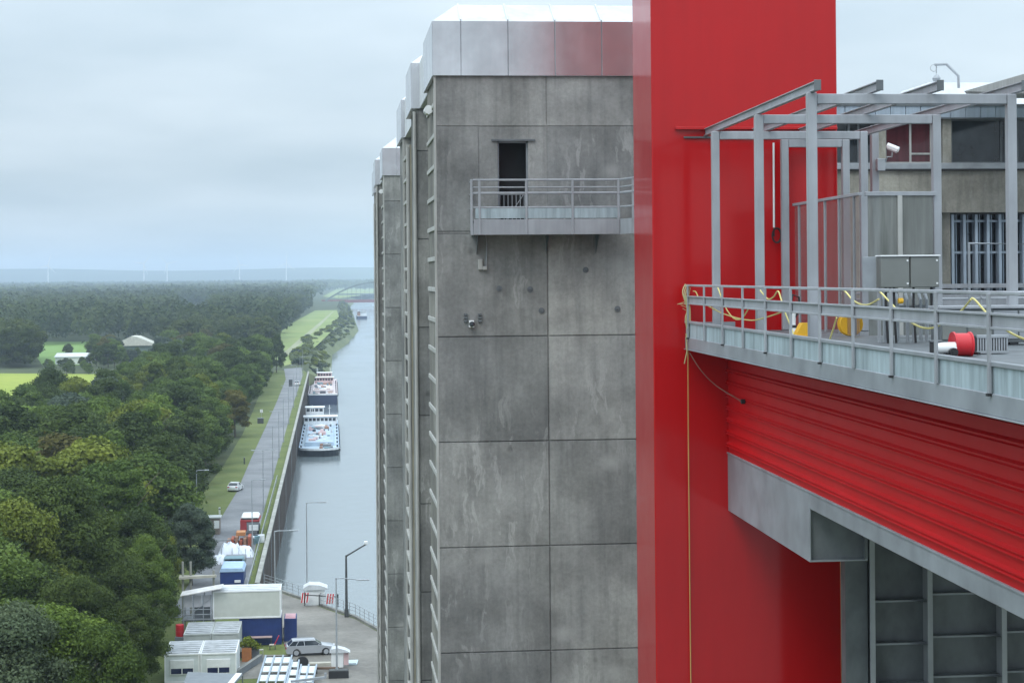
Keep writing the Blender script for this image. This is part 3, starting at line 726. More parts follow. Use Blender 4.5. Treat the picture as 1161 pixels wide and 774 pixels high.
    m = MB(); m.tube([(XL - .12, Y0 + 1.6, 40.8), (XL - .12, Y0 + 2.2, 40.8)], .13, 10); m.build('lamp', WHITE, t, smooth=True)
    return t
tA = tower(51, 'nearest weathered concrete tower with a doorway, metal cornice and white glazed roof', 10, 22.7, True)
tB = tower(101.2, 'farther concrete tower seen beyond the left edge of the nearest one', 10, 20.5)
# balcony on the near tower
bt = thing('balcony', 'grey steel balcony with railing below the tower doorway', 'balcony', (5, 50, 37.13))
Yb = 49.95
bx0, bx1 = hy(537, 250, Yb).x, hy(703, 250, Yb).x; zt, zb = 38.65, 37.13
pc = hy(719, 262, 47.2); pcx = 8.6
m = MB(); m.box(bx0, bx1, Yb + .01, 51, 37.45, 37.52); m.poly([(bx1, Yb, 37.5), (pcx, 47.2, 37.5), (pcx + .9, 47.2, 37.5), (bx1 + .9, 51, 37.5)]); m.build('floor', STEELB, bt)
m = MB(); m.bbox(bx0, bx1, Yb - .02, Yb + .01, zb, zb + .42, .006); m.bbox(bx0, bx0 + .03, Yb, 51, zb, zb + .42, .006)
m.beam((bx1, Yb, zb + .21), (pcx, 47.2, zb + .21), .03, .42); m.build('fascia', STEEL, bt)
m = MB(); m.bbox(bx0 + .05, bx1, Yb - .015, Yb + .0, 37.58, 37.86, .003); m.build('kick_plate', FAS, bt)
rails = [(38.63, .05), (38.43, .035), (38.27, .06), (37.88, .045)]
m = MB()
for z, tk in rails:
    m.tube([(bx0, 51, z), (bx0, Yb, z), (bx1, Yb, z), (pcx, 47.2, z)], tk * .6, 6)
m.build('rail', STEEL, bt)
for px in (534.5, 543.5, 596.6, 649, 701):
    x = hy(px, 230, Yb).x; mm = MB(); mm.bbox(x - .03, x + .03, Yb - .05, Yb + .03, zb, zt, .006); mm.build('post', STEEL, bt)
for f in (.33, .7, 1.0):
    x = bx1 + (pcx - bx1) * f; y = Yb + (47.2 - Yb) * f; mm = MB(); mm.bbox(x - .03, x + .03, y - .04, y + .04, zb, zt, .006); mm.build('post', STEEL, bt)
for x in (bx0 + .15, 6.0, 7.4):
    mm = MB(); mm.box(x - .05, x + .05, Yb + .1, 51, 37.2, 37.44); mm.poly([(x, 51, 37.2), (x, Yb + .2, 37.2), (x, 51, 36.6)]); mm.build('bracket', STEELD, bt)
# small fittings on the tower front
def wall_box(name, label, cat, px0, px1, py0, py1, Y, dep, mat):
    a = hy(px0, py0, Y); b = hy(px1, py1, Y); t_ = thing(name, label, cat, (a.x, Y, b.z))
    MB().bbox(a.x, b.x, Y - dep, Y, b.z, a.z, .012).build('housing', mat, t_); return t_, a, b
t_, a, b = wall_box('wall_lamp', 'small pale lamp box on the concrete below the balcony', 'lamp', 542, 547, 294, 306, 51, .10, FRAME)
MB().bbox(b.x, b.x + .12, 50.86, 51, b.z + .0, b.z + .10, .01).build('bracket', FRAME, t_)
m = MB(); m.tube([(b.x + .1, 50.93, b.z + .1), (b.x + .12, 50.93, 36.9), (b.x + .08, 50.9, 37.2)], .018, 6); m.build('conduit', GALV, t_)
t_, a, b = wall_box('security_camera', 'small white camera low on the concrete tower face', 'camera', 531.5, 537, 363, 371, 51, .2, WHITE)
m = MB(); m.lathe([(.03, -.34), (.075, -.33), (.075, -.2)], ((a.x + b.x) / 2, 51, (a.z + b.z) / 2), 'y', 14); m.build('lens', GLASS, t_, smooth=True)
for px in (528, 544):
    m = MB(); q = hy(px, 361, 51); 
    for k in range(3): m.bbox(q.x - .05, q.x + .05, 50.93, 51, q.z - .1 + k * .09, q.z - .04 + k * .09, .008)
    m.build('bracket', STEELD, t_)
for px, py in ((566, 327), (601, 328), (664, 306), (700, 350), (614, 352)):
    q = hy(px, py, 51); m = MB(); m.lathe([(.02, -.03), (.03, -.028), (.035, -.014), (.085, -.012), (.085, .02)], (q.x, 50.992, q.z), 'y', 14)
    tag(m.build('anchor_plate', STEELD), {566: 'round anchor plate left of three on the tower face under the balcony', 601: 'small anchor plate between two others under the balcony', 664: 'anchor plate high on the right concrete bay under the balcony', 700: 'dark anchor plate nearest the red column', 614: 'anchor plate beside the vertical joint low under the balcony'}[px], 'anchor plate')

# ------------------------------------------------------------------ red column
cx0, cx1 = hy(740, 300, 40).x, hy(950.5, 300, 40).x
rc = thing('guide_column', 'huge glossy red steel column in front of the concrete tower', 'column', (cx0, 40, 0))
m = MB(); m.bbox(cx0, cx1, 40, 42.45, 0, 60, .02)
m.build('shaft', RED, rc)
m = MB(); a = hy(765, 146, 40); m.bbox(a.x, cx1 - .02, 39.90, 40.0, a.z - .03, a.z + .035, .008); m.build('ledge', RED, rc)
m = MB(); a = hy(775, 156, 40); m.bbox(a.x, a.x + 2.1, 39.95, 40.0, a.z - .02, a.z + .02, .005); m.build('rail', STEELD, rc)  # dark bar modelled in place of the shadow line under the red ledge
cd = thing('conduit', 'thin pale conduit running down the red column, ending in a coiled black cable', 'conduit', (9.65, 39.95, 38))
a = hy(877, 162, 39.94); b = hy(877.5, 258, 39.94)
MB().tube([a, b], .022, 8).build('pipe', WHITE, cd, smooth=True)
m = MB(); c = hy(880.5, 267, 39.92)
for k in range(3): m.tube([(c.x + (.09 + .012 * k) * math.cos(u * .45), 39.92 - .02 * k, c.z + (.15 + .01 * k) * math.sin(u * .45)) for u in range(15)], .012, 6)
m.tube([b, (b.x, 39.93, b.z - .2), (c.x - .08, 39.92, c.z + .05)], .014, 6); m.build('coil', BLACK, cd, smooth=True)

# ------------------------------------------------------------------ trough side and walkway
DN = 15.0                                  # near end, behind the picture's right edge
ts = thing('trough_side', 'long red ribbed trough wall running towards the right edge under the walkway', 'trough', (8.7, 30, 31.7))
m = MB()
zt_, zb_ = 34.34, 32.05; prof = []; z = zt_; ph = .272
while z - ph > zb_ - .01:
    prof += [(0, z), (0, z - .135), (-.055, z - .168), (-.055, z - .185), (-.022, z - .19), (-.022, z - .205), (-.055, z - .225), (-.055, z - .242), (0, z - .25)]; z -= ph
prof += [(0, zb_)]
D = 40.0; segs = [39.98, 35.6, 31.4, 27.4, 23.6, 19.4, DN]
for a, b in zip(segs[:-1], segs[1:]):
    n = len(m.v)
    for y in (a - .004, b + .004): m.v += [skew((8.74 + u, y, zz)) for u, zz in prof]
    k = len(prof)
    for i in range(k - 1): m.f.append((n + i, n + i + 1, n + k + i + 1, n + k + i))
m.box(8.76, 8.9, DN, 39.98, zb_, zt_, skew)
m.build('cladding', REDC, ts)
yb_ = 32.55; zbox = 30.80
m = MB(); m.bbox(8.72, 8.75, yb_, 39.98, zbox, zb_, .006, skew); m.bbox(8.72, 8.75, DN, yb_ - .003, 31.74, zb_, .006, skew)
m.bbox(8.7, 8.95, DN, 39.98, zb_ - .02, zb_ + .012, .004, skew)
m.bbox(8.72, 9.8, yb_, 39.98, zbox - .03, zbox, .004, skew); m.build('edge_beam', STEELB, ts)
m = MB(); m.box(8.75, 9.78, yb_ + .10, yb_ + .14, zbox, 31.74, skew); m.box(9.74, 9.80, yb_, yb_ + .14, zbox, 31.74, skew); m.box(8.75, 9.78, yb_, yb_ + .1, 31.70, 31.74, skew)
m.build('end_plate', STEELD, ts)
m = MB(); m.box(8.9, 20, DN, 39.9, 31.76, 32.0, skew); m.build('soffit', STEELD, ts)

# stiffened bulkhead below
bh = thing('bulkhead', 'grey stiffened steel bulkhead with shelves under the trough', 'bulkhead', (13, 37, 26))
YB = 37.5; X_ = lambda px, py=700: hy(px, py, YB).x; Z_ = lambda py, px=1050: hy(px, py, YB).z
m = MB(); m.box(X_(961), X_(1161) + 5, YB, YB + .06, 18, 31.74); m.build('plate', STEELD, bh)
m = MB(); m.box(X_(954), X_(979), YB - .30, YB, 18, 31.74); m.build('edge_post', STEELD, bh)
for px in (982.5, 1047, 1130, 1215, 1300):
    x = X_(px); m = MB(); m.bbox(x - .055, x + .055, YB - .45, YB - .43, 18, 31.74, .004); m.box(x - .01, x + .01, YB - .43, YB, 18, 31.74); m.build('stiffener', STEEL, bh)
lev = [Z_(678), Z_(726), Z_(771), Z_(822), Z_(870)]
for i, (a, b) in enumerate(((982.5, 1047), (1047, 1130), (1130, 1215), (1215, 1300))):
    for j, z in enumerate(lev):
        dz = (-.0, .12, .18, .1)[i]; m = MB()
        m.box(X_(a) + .02, X_(b) - .02, YB - .22, YB - .001, z + dz, z + dz + .015); m.box(X_(a) + .02, X_(b) - .02, YB - .23, YB - .22, z + dz - .02, z + dz + .02)
        m.poly([(X_(b) - .02, YB - .22, z + dz), (X_(b) - .02, YB - .42, z + dz), (X_(b) - .4, YB - .22, z + dz)]); m.build('shelf', STEELB, bh)

wk = thing('walkway', 'grey steel walkway with railing and blue kick plates on top of the trough', 'walkway', (8, 30, 34.4))
XW = 7.8
m = MB(); m.box(XW + .04, 8.9, DN, 39.9, 34.62, 34.76, skew); m.box(8.9, 22, DN, 39.9, 34.64, 34.755, skew); m.build('floor', STEELD, wk)
m = MB(); m.bbox(XW - .02, XW + .04, DN, 39.95, 34.37, 34.62, .008, skew); m.bbox(XW - .05, XW + .2, DN, 39.95, 34.35, 34.37, .004, skew); m.box(XW, 8.9, 39.9, 39.95, 34.37, 34.95, skew)
m.bbox(XW - .03, XW + .05, DN, 39.95, 34.93, 34.985, .006, skew); m.build('fascia', STEELB, wk)
m = MB(); m.box(XW, XW + .012, DN, 39.9, 34.62, 34.93, skew); m.build('kick_plate', FAS, wk)
m = MB(); m.bbox(XW - .025, XW + .035, DN, 39.9, 35.74, 35.785, .008, skew); m.build('rail', STEEL, wk)
m = MB(); m.bbox(XW - .01, XW + .01, DN, 39.9, 35.37, 35.53, .004, skew); m.bbox(XW - .04, XW + .0, DN, 39.9, 35.51, 35.54, .004, skew); m.bbox(XW - .04, XW, DN, 39.9, 35.35, 35.38, .004, skew); m.build('rail', STEEL, wk)
y = 39.5; k = 0
while y > DN:
    m = MB(); m.bbox(XW - .055, XW - .02, y - .035, y + .035, 34.62, 35.76, .005, skew); m.build('post', STEEL, wk); k += 1
    if k % 2 == 1:
        m = MB(); m.box(XW - .07, XW + .0, y - .035, y + .035, 34.59, 34.62, skew); m.build('bolt_plate', BLACK, wk)
    y -= .98 if False else 1.93
# steel frame standing on the deck
sf = thing('steel_frame', 'open grey steel portal frame with roof purlins on the trough deck', 'frame', (9, 35, 34.76))
def post(X0, Y, z1, s=.16, z0_=34.76):
    m = MB(); m.bbox(X0 - s / 2, X0 + s / 2, Y - s / 2, Y + s / 2, z0_, z1, .012, skew); return m.build('post', STEEL, sf)
portals = [(30.4, 8.14, 11.46, 39.06), (34.5, 8.14, 11.46, 39.06), (38.5, 8.14, 11.33, 39.04)]
def x_at(px, Y): return hy(px, 250, Y).x - SK * (Y - 40)
Lp = [(30.4, x_at(921, 30.4), x_at(1147, 30.4)), (34.4, x_at(861, 34.4), x_at(1062, 34.4)), (38.4, x_at(811.5, 38.4), x_at(979.5, 38.4)), (39.7, x_at(890, 39.7), x_at(959, 39.7))]
for Y, a, b in Lp:
    zt2 = 39.04 if Y < 39 else 38.96
    post(a, Y, zt2 + (.02 if Y < 31 else 0)); post(b, Y, zt2)
    m = MB(); m.bbox(a + .085, b - .085, Y - .06, Y + .06, zt2 - .17, zt2, .01, skew); m.build('beam', STEEL, sf)
post(x_at(992, 41.3), 41.3, 39.4, .17)
for px in (923, 993, 1061, 1156):
    X0 = x_at(px, 30.3); m = MB()
    y0, y1 = 30.0, 41.2 if px < 930 else 39.9
    if px > 1100: y1 = 41.2
    m.bbox(X0 - .045, X0 + .045, y0, y1, 39.065, 39.085, .004, skew); m.bbox(X0 - .045, X0 + .045, y0, y1, 39.205, 39.225, .004, skew); m.box(X0 - .01, X0 + .01, y0, y1, 39.085, 39.205, skew)
    m.build('purlin', STEEL, sf)
    m = MB(); m.bbox(X0 - .06, X0 + .06, y0 - .02, y0, 39.06, 39.24, .004, skew); m.build('end_plate', STEELD, sf)
# glazed enclosure inside the frame
en = thing('glazed_screen', 'dusty translucent screen panels enclosing the corner beside the red column', 'screen', (10, 36, 34.76))
xa, xb = x_at(984, 34.3), x_at(1058, 34.3); zt3 = 37.56
m = MB(); m.box(xa, xb, 34.30, 34.31, 34.8, zt3 - .06, skew); m.build('pane', PANE, en)
xs_ = x_at(975, 34.3)
m = MB(); m.box(xs_, xs_ + .01, 34.4, 39.6, 34.8, zt3 - .06, skew); m.build('pane', PANER, en)
m = MB(); m.bbox(xa - .05, xb + .05, 34.26, 34.34, zt3 - .08, zt3, .006, skew); m.bbox(xs_ - .03, xs_ + .05, 34.3, 39.7, zt3 - .07, zt3 - .01, .006, skew); m.build('top_rail', STEEL, en)
m = MB(); xm = x_at(1020, 34.3); m.bbox(xm - .045, xm + .045, 34.25, 34.35, 34.8, zt3 - .08, .006, skew); m.build('mullion', FRAME, en)
for i in range(5):
    y = 34.7 + i * 1.12; m = MB(); m.bbox(xs_ - .025, xs_ + .03, y, y + .035, 34.8, zt3 - .07, .004, skew); m.build('mullion', STEEL if i % 3 else STEELB, en)
# control cabinets
cb_ = thing('control_cabinet', 'pair of grey control cabinets on black conduit legs behind the railing', 'cabinet', (9.6, 31.5, 34.76))
Yc = 31.4
a0 = hy(999, 291, Yc); a1 = hy(1065, 325.5, Yc); xm = (a0.x + a1.x) / 2; xs0 = hy(982, 300, Yc).x
for p, q in ((a0.x, xm - .01), (xm + .01, a1.x)):
    m = MB(); m.bbox(p, q, Yc, Yc + .28, a1.z, a0.z, .012); bd = m.build('housing', CABI, cb_)
    m = MB()
    for zz in (a1.z + .07, a0.z - .07): m.lathe([(.018, -.012), (.018, 0)], (q - .04, Yc, zz), 'y', 10)
    m.build('lock', WHITE, bd)
m = MB(); m.bbox(a0.x - .02, a1.x + .02, Yc - .03, Yc + .3, a0.z, a0.z + .025, .006); m.build('rain_hood', WHITE, cb_)
m = MB(); m.bbox(xs0, a0.x - .03, Yc + .2, Yc + .23, a1.z - .05, a0.z, .005); m.build('back_plate', GALV, cb_)
m = MB()
for x in (a0.x + .12, a0.x + .2, a0.x + .27, xm + .1, a1.x - .1): m.tube([(x, Yc + .14, a1.z), (x, Yc + .14, a1.z - .35), (x + .04, Yc + .16, 34.76)], .022, 7)
m.build('conduit', BLACK, cb_, smooth=True)
m = MB()
for x in (a0.x, a1.x - .05): m.bbox(x, x + .05, Yc + .2, Yc + .25, 34.76, a1.z, .005)
m.build('leg', STEEL, cb_)
m = MB(); q = hy(1021, 341, 31.5); m.lathe([(.0, -.05), (.05, -.04), (.05, .04), (.0, .05)], q, 'x', 12); m.build('valve', YEL, cb_)
# bullet camera on its bracket
sc_ = thing('security_camera', 'white bullet camera on a bent bracket before the maroon window', 'camera', (12.4, 40.9, 38.3))
q = hy(1012, 169, 40.9); m = MB(); d = Vector((.9, -.5, -.45)).normalized() * .12
m.tube([q - d, q + d], .058, 14); m.tube([q - d * 1.1 + Vector((0, 0, .035)), q + d * 1.25 + Vector((0, 0, .035))], .064, 14); m.build('housing', WHITE, sc_, smooth=True)
m = MB(); m.tube([q + d * 1.0, q + d * 1.06], .045, 12); m.build('lens', BLACK, sc_)
b = hy(1001, 188, 41.1); m = MB(); m.tube([q, hy(1011, 178, 40.95), hy(1006, 178, 41), b], .02, 8); m.bbox(b.x - .16, b.x + .03, 41.0, 41.15, b.z - .12, b.z + .16, .01); m.build('bracket', GALV, sc_)
# items on the deck
def deckpt(px, py): return hz(px, py, 34.76)
fd = thing('work_heater', 'red drum heater with a white motor standing on the deck behind the railing', 'heater', (9.3, 26.4, 34.76))
Yd = 26.4; q = hy(1090, 390.5, Yd)
m = MB(); m.lathe([(.165, -.13), (.19, -.14), (.19, -.11), (.17, -.10), (.17, .11), (.19, .12), (.19, .14), (.13, .15)], (q.x, q.y, q.z), 'x', 28); m.build('drum', REDP, fd, smooth=True)
q2 = hy(1073, 394.5, Yd - .1); m = MB(); m.lathe([(.03, -.17), (.07, -.15), (.085, -.05), (.09, .13)], (q2.x, q2.y, q2.z), 'x', 18); m.build('motor', WHITE, fd, smooth=True)
q3 = hy(1080.5, 399, Yd - .22); m = MB(); m.lathe([(.062, -.06), (.062, .02)], q3, 'y', 18); m.lathe([(.03, -.075), (.03, .0)], q3, 'y', 12); m.build('wheel', BLACK, fd)
m = MB(); m.beam((q.x - .3, Yd, 34.8), (q.x + .2, Yd, 34.8), .04); m.beam((q.x - .3, Yd - .2, 34.8), (q.x - .3, Yd + .2, 34.8), .04); m.beam((q.x + .2, Yd - .2, 34.8), (q.x + .2, Yd + .2, 34.8), .04); m.build('stand', BLACK, fd)
gr_ = thing('grille_unit', 'low grey unit with a row of dark vertical grille bars on the deck', 'vent unit', (9.8, 27, 34.76))
Yg = 27.0; a = hy(1107, 381, Yg); b = hy(1143, 404, Yg)
m = MB(); m.bbox(a.x, b.x, Yg, Yg + .4, 34.78, a.z, .01); m.build('housing', BLACK, gr_)
m = MB()
for k in range(12): x = a.x + .02 + k * (b.x - a.x - .04) / 11; m.bbox(x - .012, x + .012, Yg - .02, Yg - .0, b.z + .05, a.z - .02, .003)
m.bbox(a.x, b.x, Yg - .03, Yg, a.z - .03, a.z + .02, .005); m.bbox(a.x, b.x, Yg - .03, Yg, 34.8, b.z + .06, .005); m.build('grille', GALV, gr_)
bx = thing('toolbox', 'small black toolbox beside the red drum heater', 'toolbox', (9.0, 26.6, 34.76))
a = hy(1056, 388, 26.9); b = hy(1066, 400, 26.9); MB().bbox(a.x, b.x, 26.8, 27, 34.76, a.z, .01).build('body', BLACK, bx); MB().bbox(a.x - .01, b.x + .01, 26.79, 27.01, a.z, a.z + .03, .006).build('lid', STEELD, bx)
y1_ = thing('caution_marker', 'yellow sloped plastic marker on the deck left of the tall frame post', 'marker', (9, 34, 34.76))
a = hy(901, 380, 33.5); b = hy(917.5, 366, 33.5)
m = MB(); w2 = b.x - a.x
m.prism([(0, 0), (w2, 0), (w2, b.z - a.z), (w2 * .45, b.z - a.z), (w2 * .1, (b.z - a.z) * .25)], 33.4, 33.65, lambda u, v, t_: (a.x + u, t_, a.z + v)); m.prism([(-.02, 34.76 - a.z), (w2 + .02, 34.76 - a.z), (w2 + .02, 0), (-.02, 0)], 33.38, 33.67, lambda u, v, t_: (a.x + u, t_, a.z + v)); m.build('body', YEL, y1_)
m = MB(); m.tube([(a.x + .06, 33.5, 34.78), (a.x + w2, 33.5, 34.78)], .03, 8); m.build('base', BLACK, y1_)
y2_ = thing('cable_drum', 'round yellow cable drum behind the dusty screen', 'cable drum', (10.1, 35, 34.76))
q = hy(966, 375, 35.0); m = MB(); m.lathe([(.23, -.1), (.24, -.08), (.14, -.07), (.14, .07), (.24, .08), (.23, .1)], (q.x + .08, 35.4, 35.0), 'y', 24); m.build('reel', YEL, y2_, smooth=True)
m = MB(); m.lathe([(.17, -.065), (.17, .065)], (q.x + .08, 35.4, 35.0), 'y', 24); m.build('cable', BLACK, y2_, smooth=True)
pm = thing('pump', 'small white and black pump between the frame posts', 'pump', (9, 34.3, 34.76))
q = hy(899, 372, 34.4); m = MB(); m.lathe([(.07, 0), (.075, .15), (.05, .2), (.055, .34), (.06, .48), (.02, .5)], (q.x, 34.4, 34.78), 'z', 14); m.build('body', WHITE, pm, smooth=True)
m = MB(); m.lathe([(.09, 0), (.09, .05)], (q.x, 34.4, 34.77), 'z', 14); m.lathe([(.065, .19), (.075, .21), (.065, .24)], (q.x, 34.4, 34.78), 'z', 14); m.tube([(q.x, 34.4, 35.1), (q.x + .12, 34.35, 35.3), (q.x + .1, 34.3, 35.55), (q.x - .02, 34.3, 35.6), (q.x - .06, 34.3, 35.45)], .02, 7); m.build('fittings', BLACK, pm, smooth=True)
lw = thing('equipment_cabinet', 'long low grey cabinet with flat doors on the deck behind the red heater', 'cabinet', (11, 30, 34.76))
Ye = 30.2; xa_, xb_ = hy(1066, 350, Ye).x, hy(1200, 350, Ye).x
m = MB(); m.bbox(xa_, xb_, Ye, Ye + .5, 34.80, 35.38, .01); m.build('body', STEELD, lw)
m = MB(); m.bbox(xa_ - .03, xb_ + .03, Ye - .04, Ye + .54, 35.38, 35.43, .006); m.build('top', STEEL, lw)
x = xa_ + .03
while x + .42 < xb_: m = MB(); m.bbox(x, x + .42, Ye - .02, Ye - .002, 34.86, 35.34, .006); m.build('door', CABI if int(x * 10) % 2 else STEELB, lw); x += .45
pb2 = thing('pipe_bundle', 'row of pale upright pipes on the deck under the control cabinets', 'pipes', (9.6, 31.9, 34.76))
for px in (1003, 1009, 1018, 1029, 1036, 1044, 1051):
    q = hy(px, 380, 31.9); m = MB(); m.tube([(q.x, 31.9, 34.77), (q.x, 31.9, 35.52), (q.x, 32.0, 35.62)], .03, 8); m.build('pipe', GALV, pb2, smooth=True)
m = MB(); m.beam((hy(1000, 380, 31.9).x, 31.95, 35.4), (hy(1054, 380, 31.9).x, 31.95, 35.4), .04); m.build('clamp_bar', STEELB, pb2)
# hose draped over the railing
def smooth_path(P, n=5):
    out_ = []
    for i in range(len(P) - 1):
        p0, p1, p2, p3 = P[max(i - 1, 0)], P[i], P[i + 1], P[min(i + 2, len(P) - 1)]
        for k in range(n):
            t_ = k / n; out_.append(0.5 * ((2 * p1) + (p2 - p0) * t_ + (2 * p0 - 5 * p1 + 4 * p2 - p3) * t_ ** 2 + (3 * p1 - p0 - 3 * p2 + p3) * t_ ** 3))
    return out_ + [P[-1]]
hs = thing('garden_hose', 'pale yellow hose draped in loops along the walkway railing', 'hose', (7.9, 39, 35.7))
loops = [[(786, 330), (789, 331), (792, 338)], [(813, 324), (815, 329), (818, 337), (824, 351), (832.5, 361), (841, 361), (848.5, 350)], [(800, 345), (816.5, 354), (834, 360), (846, 362.5), (858, 362.5), (880, 356), (887, 353)],
         [(862, 329), (865, 333), (871, 339), (877, 336.5), (882, 330), (885.6, 339), (890, 353.6), (895, 366), (900, 379)], [(948.5, 360), (945, 372), (941, 384)],
         [(955, 328), (959, 331), (967, 340), (976, 345), (985.6, 345), (996.4, 339)], [(998, 331), (1002, 335), (1013, 346.6), (1024, 358), (1034, 366), (1044.5, 371), (1055, 372), (1064, 369), (1080, 360), (1091, 351), (1101, 339)],
         [(1102, 338), (1106.5, 341), (1118, 354), (1132, 367), (1145.6, 377), (1161, 384), (1180, 388)]]
for lp in loops:
    P = smooth_path([hT(px, py, 7.93) for px, py in lp]); m = MB(); m.tube(P, .013, 8); m.build('hose_loop', HOSE, hs, smooth=True)
rp_ = thing('rope', 'thin orange rope hanging straight down the red column from the walkway corner', 'rope', (7.65, 39.7, 35.7))
a = hy(780, 330, 39.6); m = MB(); pts = [hy(779.5, 328, 39.6), hy(780, 400, 39.7), hy(780.5, 500, 39.85), hy(782, 650, 39.9), hy(783.5, 800, 39.9)]
m.tube(pts, .013, 6); m.build('line', ROPE, rp_)
m = MB()
for k in range(5):
    ox = k * 1.4; m.tube(smooth_path([hy(777 + ox, 322 + k, 39.55), hy(774 + ox * 1.1, 332 + 2 * k, 39.5), hy(779 + ox * .6, 350, 39.52 - .01 * k), hy(777 + ox, 362 + k * 2, 39.5), hy(780 + ox * .5, 378 + 3 * k, 39.55)]), .012, 6)
for k in range(4): m.tube([hy(768 + k * 2, 345 - k * 1.5 + k * k, 39.5), hy(780, 341 + k * 4, 39.52)], .007, 5)
m.tube([hy(778, 378, 39.55), hy(779, 398, 39.55), hy(776, 412, 39.6)], .014, 6); m.build('knot', plain('straw_rope', (.45, .42, .22), .9), rp_)
wr = thing('wire', 'thin wire sagging from the walkway corner to the red ribbed wall', 'wire', (7.7, 39.6, 34.3))
m = MB(); m.tube(smooth_path([hy(782, 400, 39.5), hy(795, 420, 39.3), (hy(812, 437, 39.2)), hT(836, 452, 8.62), hT(841, 456, 8.62)]), .011, 6); m.build('line', plain('brown_wire', (.22, .12, .09), .8), wr)
m = MB(); q = hT(841, 455, 8.62); m.bbox(q.x - .02, q.x + .08, q.y - .04, q.y + .04, q.z - .05, q.z + .05, .01); m.build('hook', BLACK, wr)

# ------------------------------------------------------------------ building on the right
BY = 60.0
bX = lambda px, py=200: hy(px, py, BY).x
bZ = lambda py, px=1060: hy(px, py, BY).z
bl = thing('control_building', 'concrete building with a dark window band and metal roof edge behind the frame at right', 'building', (22, BY, 0))
xl, xr = bX(940), bX(1161) + 12
zs1, zs2, zw0, zw1, zf1 = bZ(241), bZ(192), bZ(185), bZ(135), bZ(121)
m = MB(); m.box(xl, xr, BY, BY + 14, zs1, zs2); m.box(xl, bX(1067), BY, BY + 14, 0, zs1); m.box(bX(1067), xr, BY + .9, BY + 14, 0, zs1)
for i, px in enumerate((1020, 1104, 1150)): pass
m.build('wall', CONC_R, bl)
m = MB(); m.bbox(bX(1067), bX(1081), BY + .35, BY + .9, 0, zs1, .01); m.bbox(bX(996), bX(1004.5), BY - .02, BY + .3, zs2, zw1, .01); m.bbox(bX(1069), bX(1079), BY - .02, BY + .3, zs2, zw1, .01); m.box(xl, xr, BY + .8, BY + 14, zs2, zf1)
m.build('pillar', CONC_R, bl)
m = MB(); m.bbox(xl, xr, BY - .10, BY + .3, zs2, zw0, .015); m.build('sill', GALV, bl)
m = MB(); m.box(xl, xr, BY - .11, BY + .1, zs2 - .05, zs2 - .003); m.build('drip_edge', BLACK, bl)
def window(px0, px1, mat, mull=(), z0_=None, z1=None, y=BY + .18, bar=()):
    z0_ = z0_ or zw0; z1 = z1 or zw1; a, b = bX(px0), bX(px1); fr = .05
    m = MB(); m.box(a, b, y - .04, y + .05, z1 - fr, z1); m.box(a, b, y - .04, y + .05, z0_, z0_ + fr); m.box(a, a + fr, y - .04, y + .05, z0_ + fr, z1 - fr); m.box(b - fr, b, y - .04, y + .05, z0_ + fr, z1 - fr)
    for q in mull: m.box(bX(q) - .035, bX(q) + .035, y - .035, y + .04, z0_ + fr, z1 - fr)
    for q, c0, c1 in bar: m.box(bX(c0), bX(c1), y - .034, y + .04, bZ(q) - .03, bZ(q) + .03)
    w_ = m.build('window', STEELD if mat is GLASS else FRAME, bl)
    m = MB(); m.box(a + fr, b - fr, y, y + .02, z0_ + fr, z1 - fr); m.build('pane', mat, w_)
window(948, 995, GLASS, (964, 975)); window(1005, 1058, MAROON, (1034,), bar=((174, 1034, 1057),)); window(1058.5, 1068.5, GLASS); window(1080, 1142.5, GLASS, (1137,)); window(1143.5, 1154, GLASS); window(1155, 1210, GLASS, (1170,)); window(1211, 1300, GLASS, (1240,))
m = MB(); x = xl
while x < xr: m.bbox(x + .008, min(x + .52, xr) - .008, BY - .16, BY + .2, zw1 + .03, zf1, .01); x += .52
m.build('roof_edge', PBLUE, bl)
m = MB(); m.box(xl, xr, BY - .2, BY + 14, zf1 + .002, zf1 + .07); m.box(xl, xr, BY - .17, BY + .3, zw1 - .01, zw1 + .028); m.build('gutter', STEELD, bl)
m = MB(); m.poly([(xl, BY - .1, zf1 + .08), (xr, BY - .1, zf1 + .08), (xr, BY + 3, zf1 + .36), (xl, BY + 3, zf1 + .36)]); m.poly([(xl, BY + 3, zf1 + .36), (xr, BY + 3, zf1 + .36), (xr, BY + 14, zf1 + .3), (xl, BY + 14, zf1 + .3)]); m.build('roof', ROOFW, bl)
m = MB(); a, b = bX(1080), bX(1136); zz = zf1 + .3
zr = hy(1090, 93, BY + 4).z
P = [(a, BY + 3.5, zz), (b + 3, BY + 3.5, zz), (b + 3, BY + 8, zz), (a, BY + 8, zz)]; Q = [(a + .6, BY + 4.2, zr), (b + 2.4, BY + 4.2, zr), (b + 2.4, BY + 7.3, zr), (a + .6, BY + 7.3, zr)]
for k in range(4): m.poly([P[k], P[(k + 1) % 4], Q[(k + 1) % 4], Q[k]])
m.poly(Q); m.build('skylight', ROOFW, bl)
# sloping parapet nearer the right edge
m = MB(); Yp = 57.5
A = [hy(1093, 103.5, BY - .5), hy(1168, 82, 50), hy(1168, 106, 50), hy(1100, 111.5, BY - .5)]
m.poly(A); m.poly([A[1] + Vector((3, 0, 0)), A[0] + Vector((4, 0, 0)), A[0], A[1]]); m.poly([A[2] + Vector((3, 0, 0)), A[3] + Vector((4, 0, 0)), A[3], A[2]]); m.poly([A[0], A[3], A[3] + Vector((4, 0, 0)), A[0] + Vector((4, 0, 0))]); m.poly([A[1], A[2], A[2] + Vector((3, 0, 0)), A[1] + Vector((3, 0, 0))]); m.build('parapet', FRAME, bl)
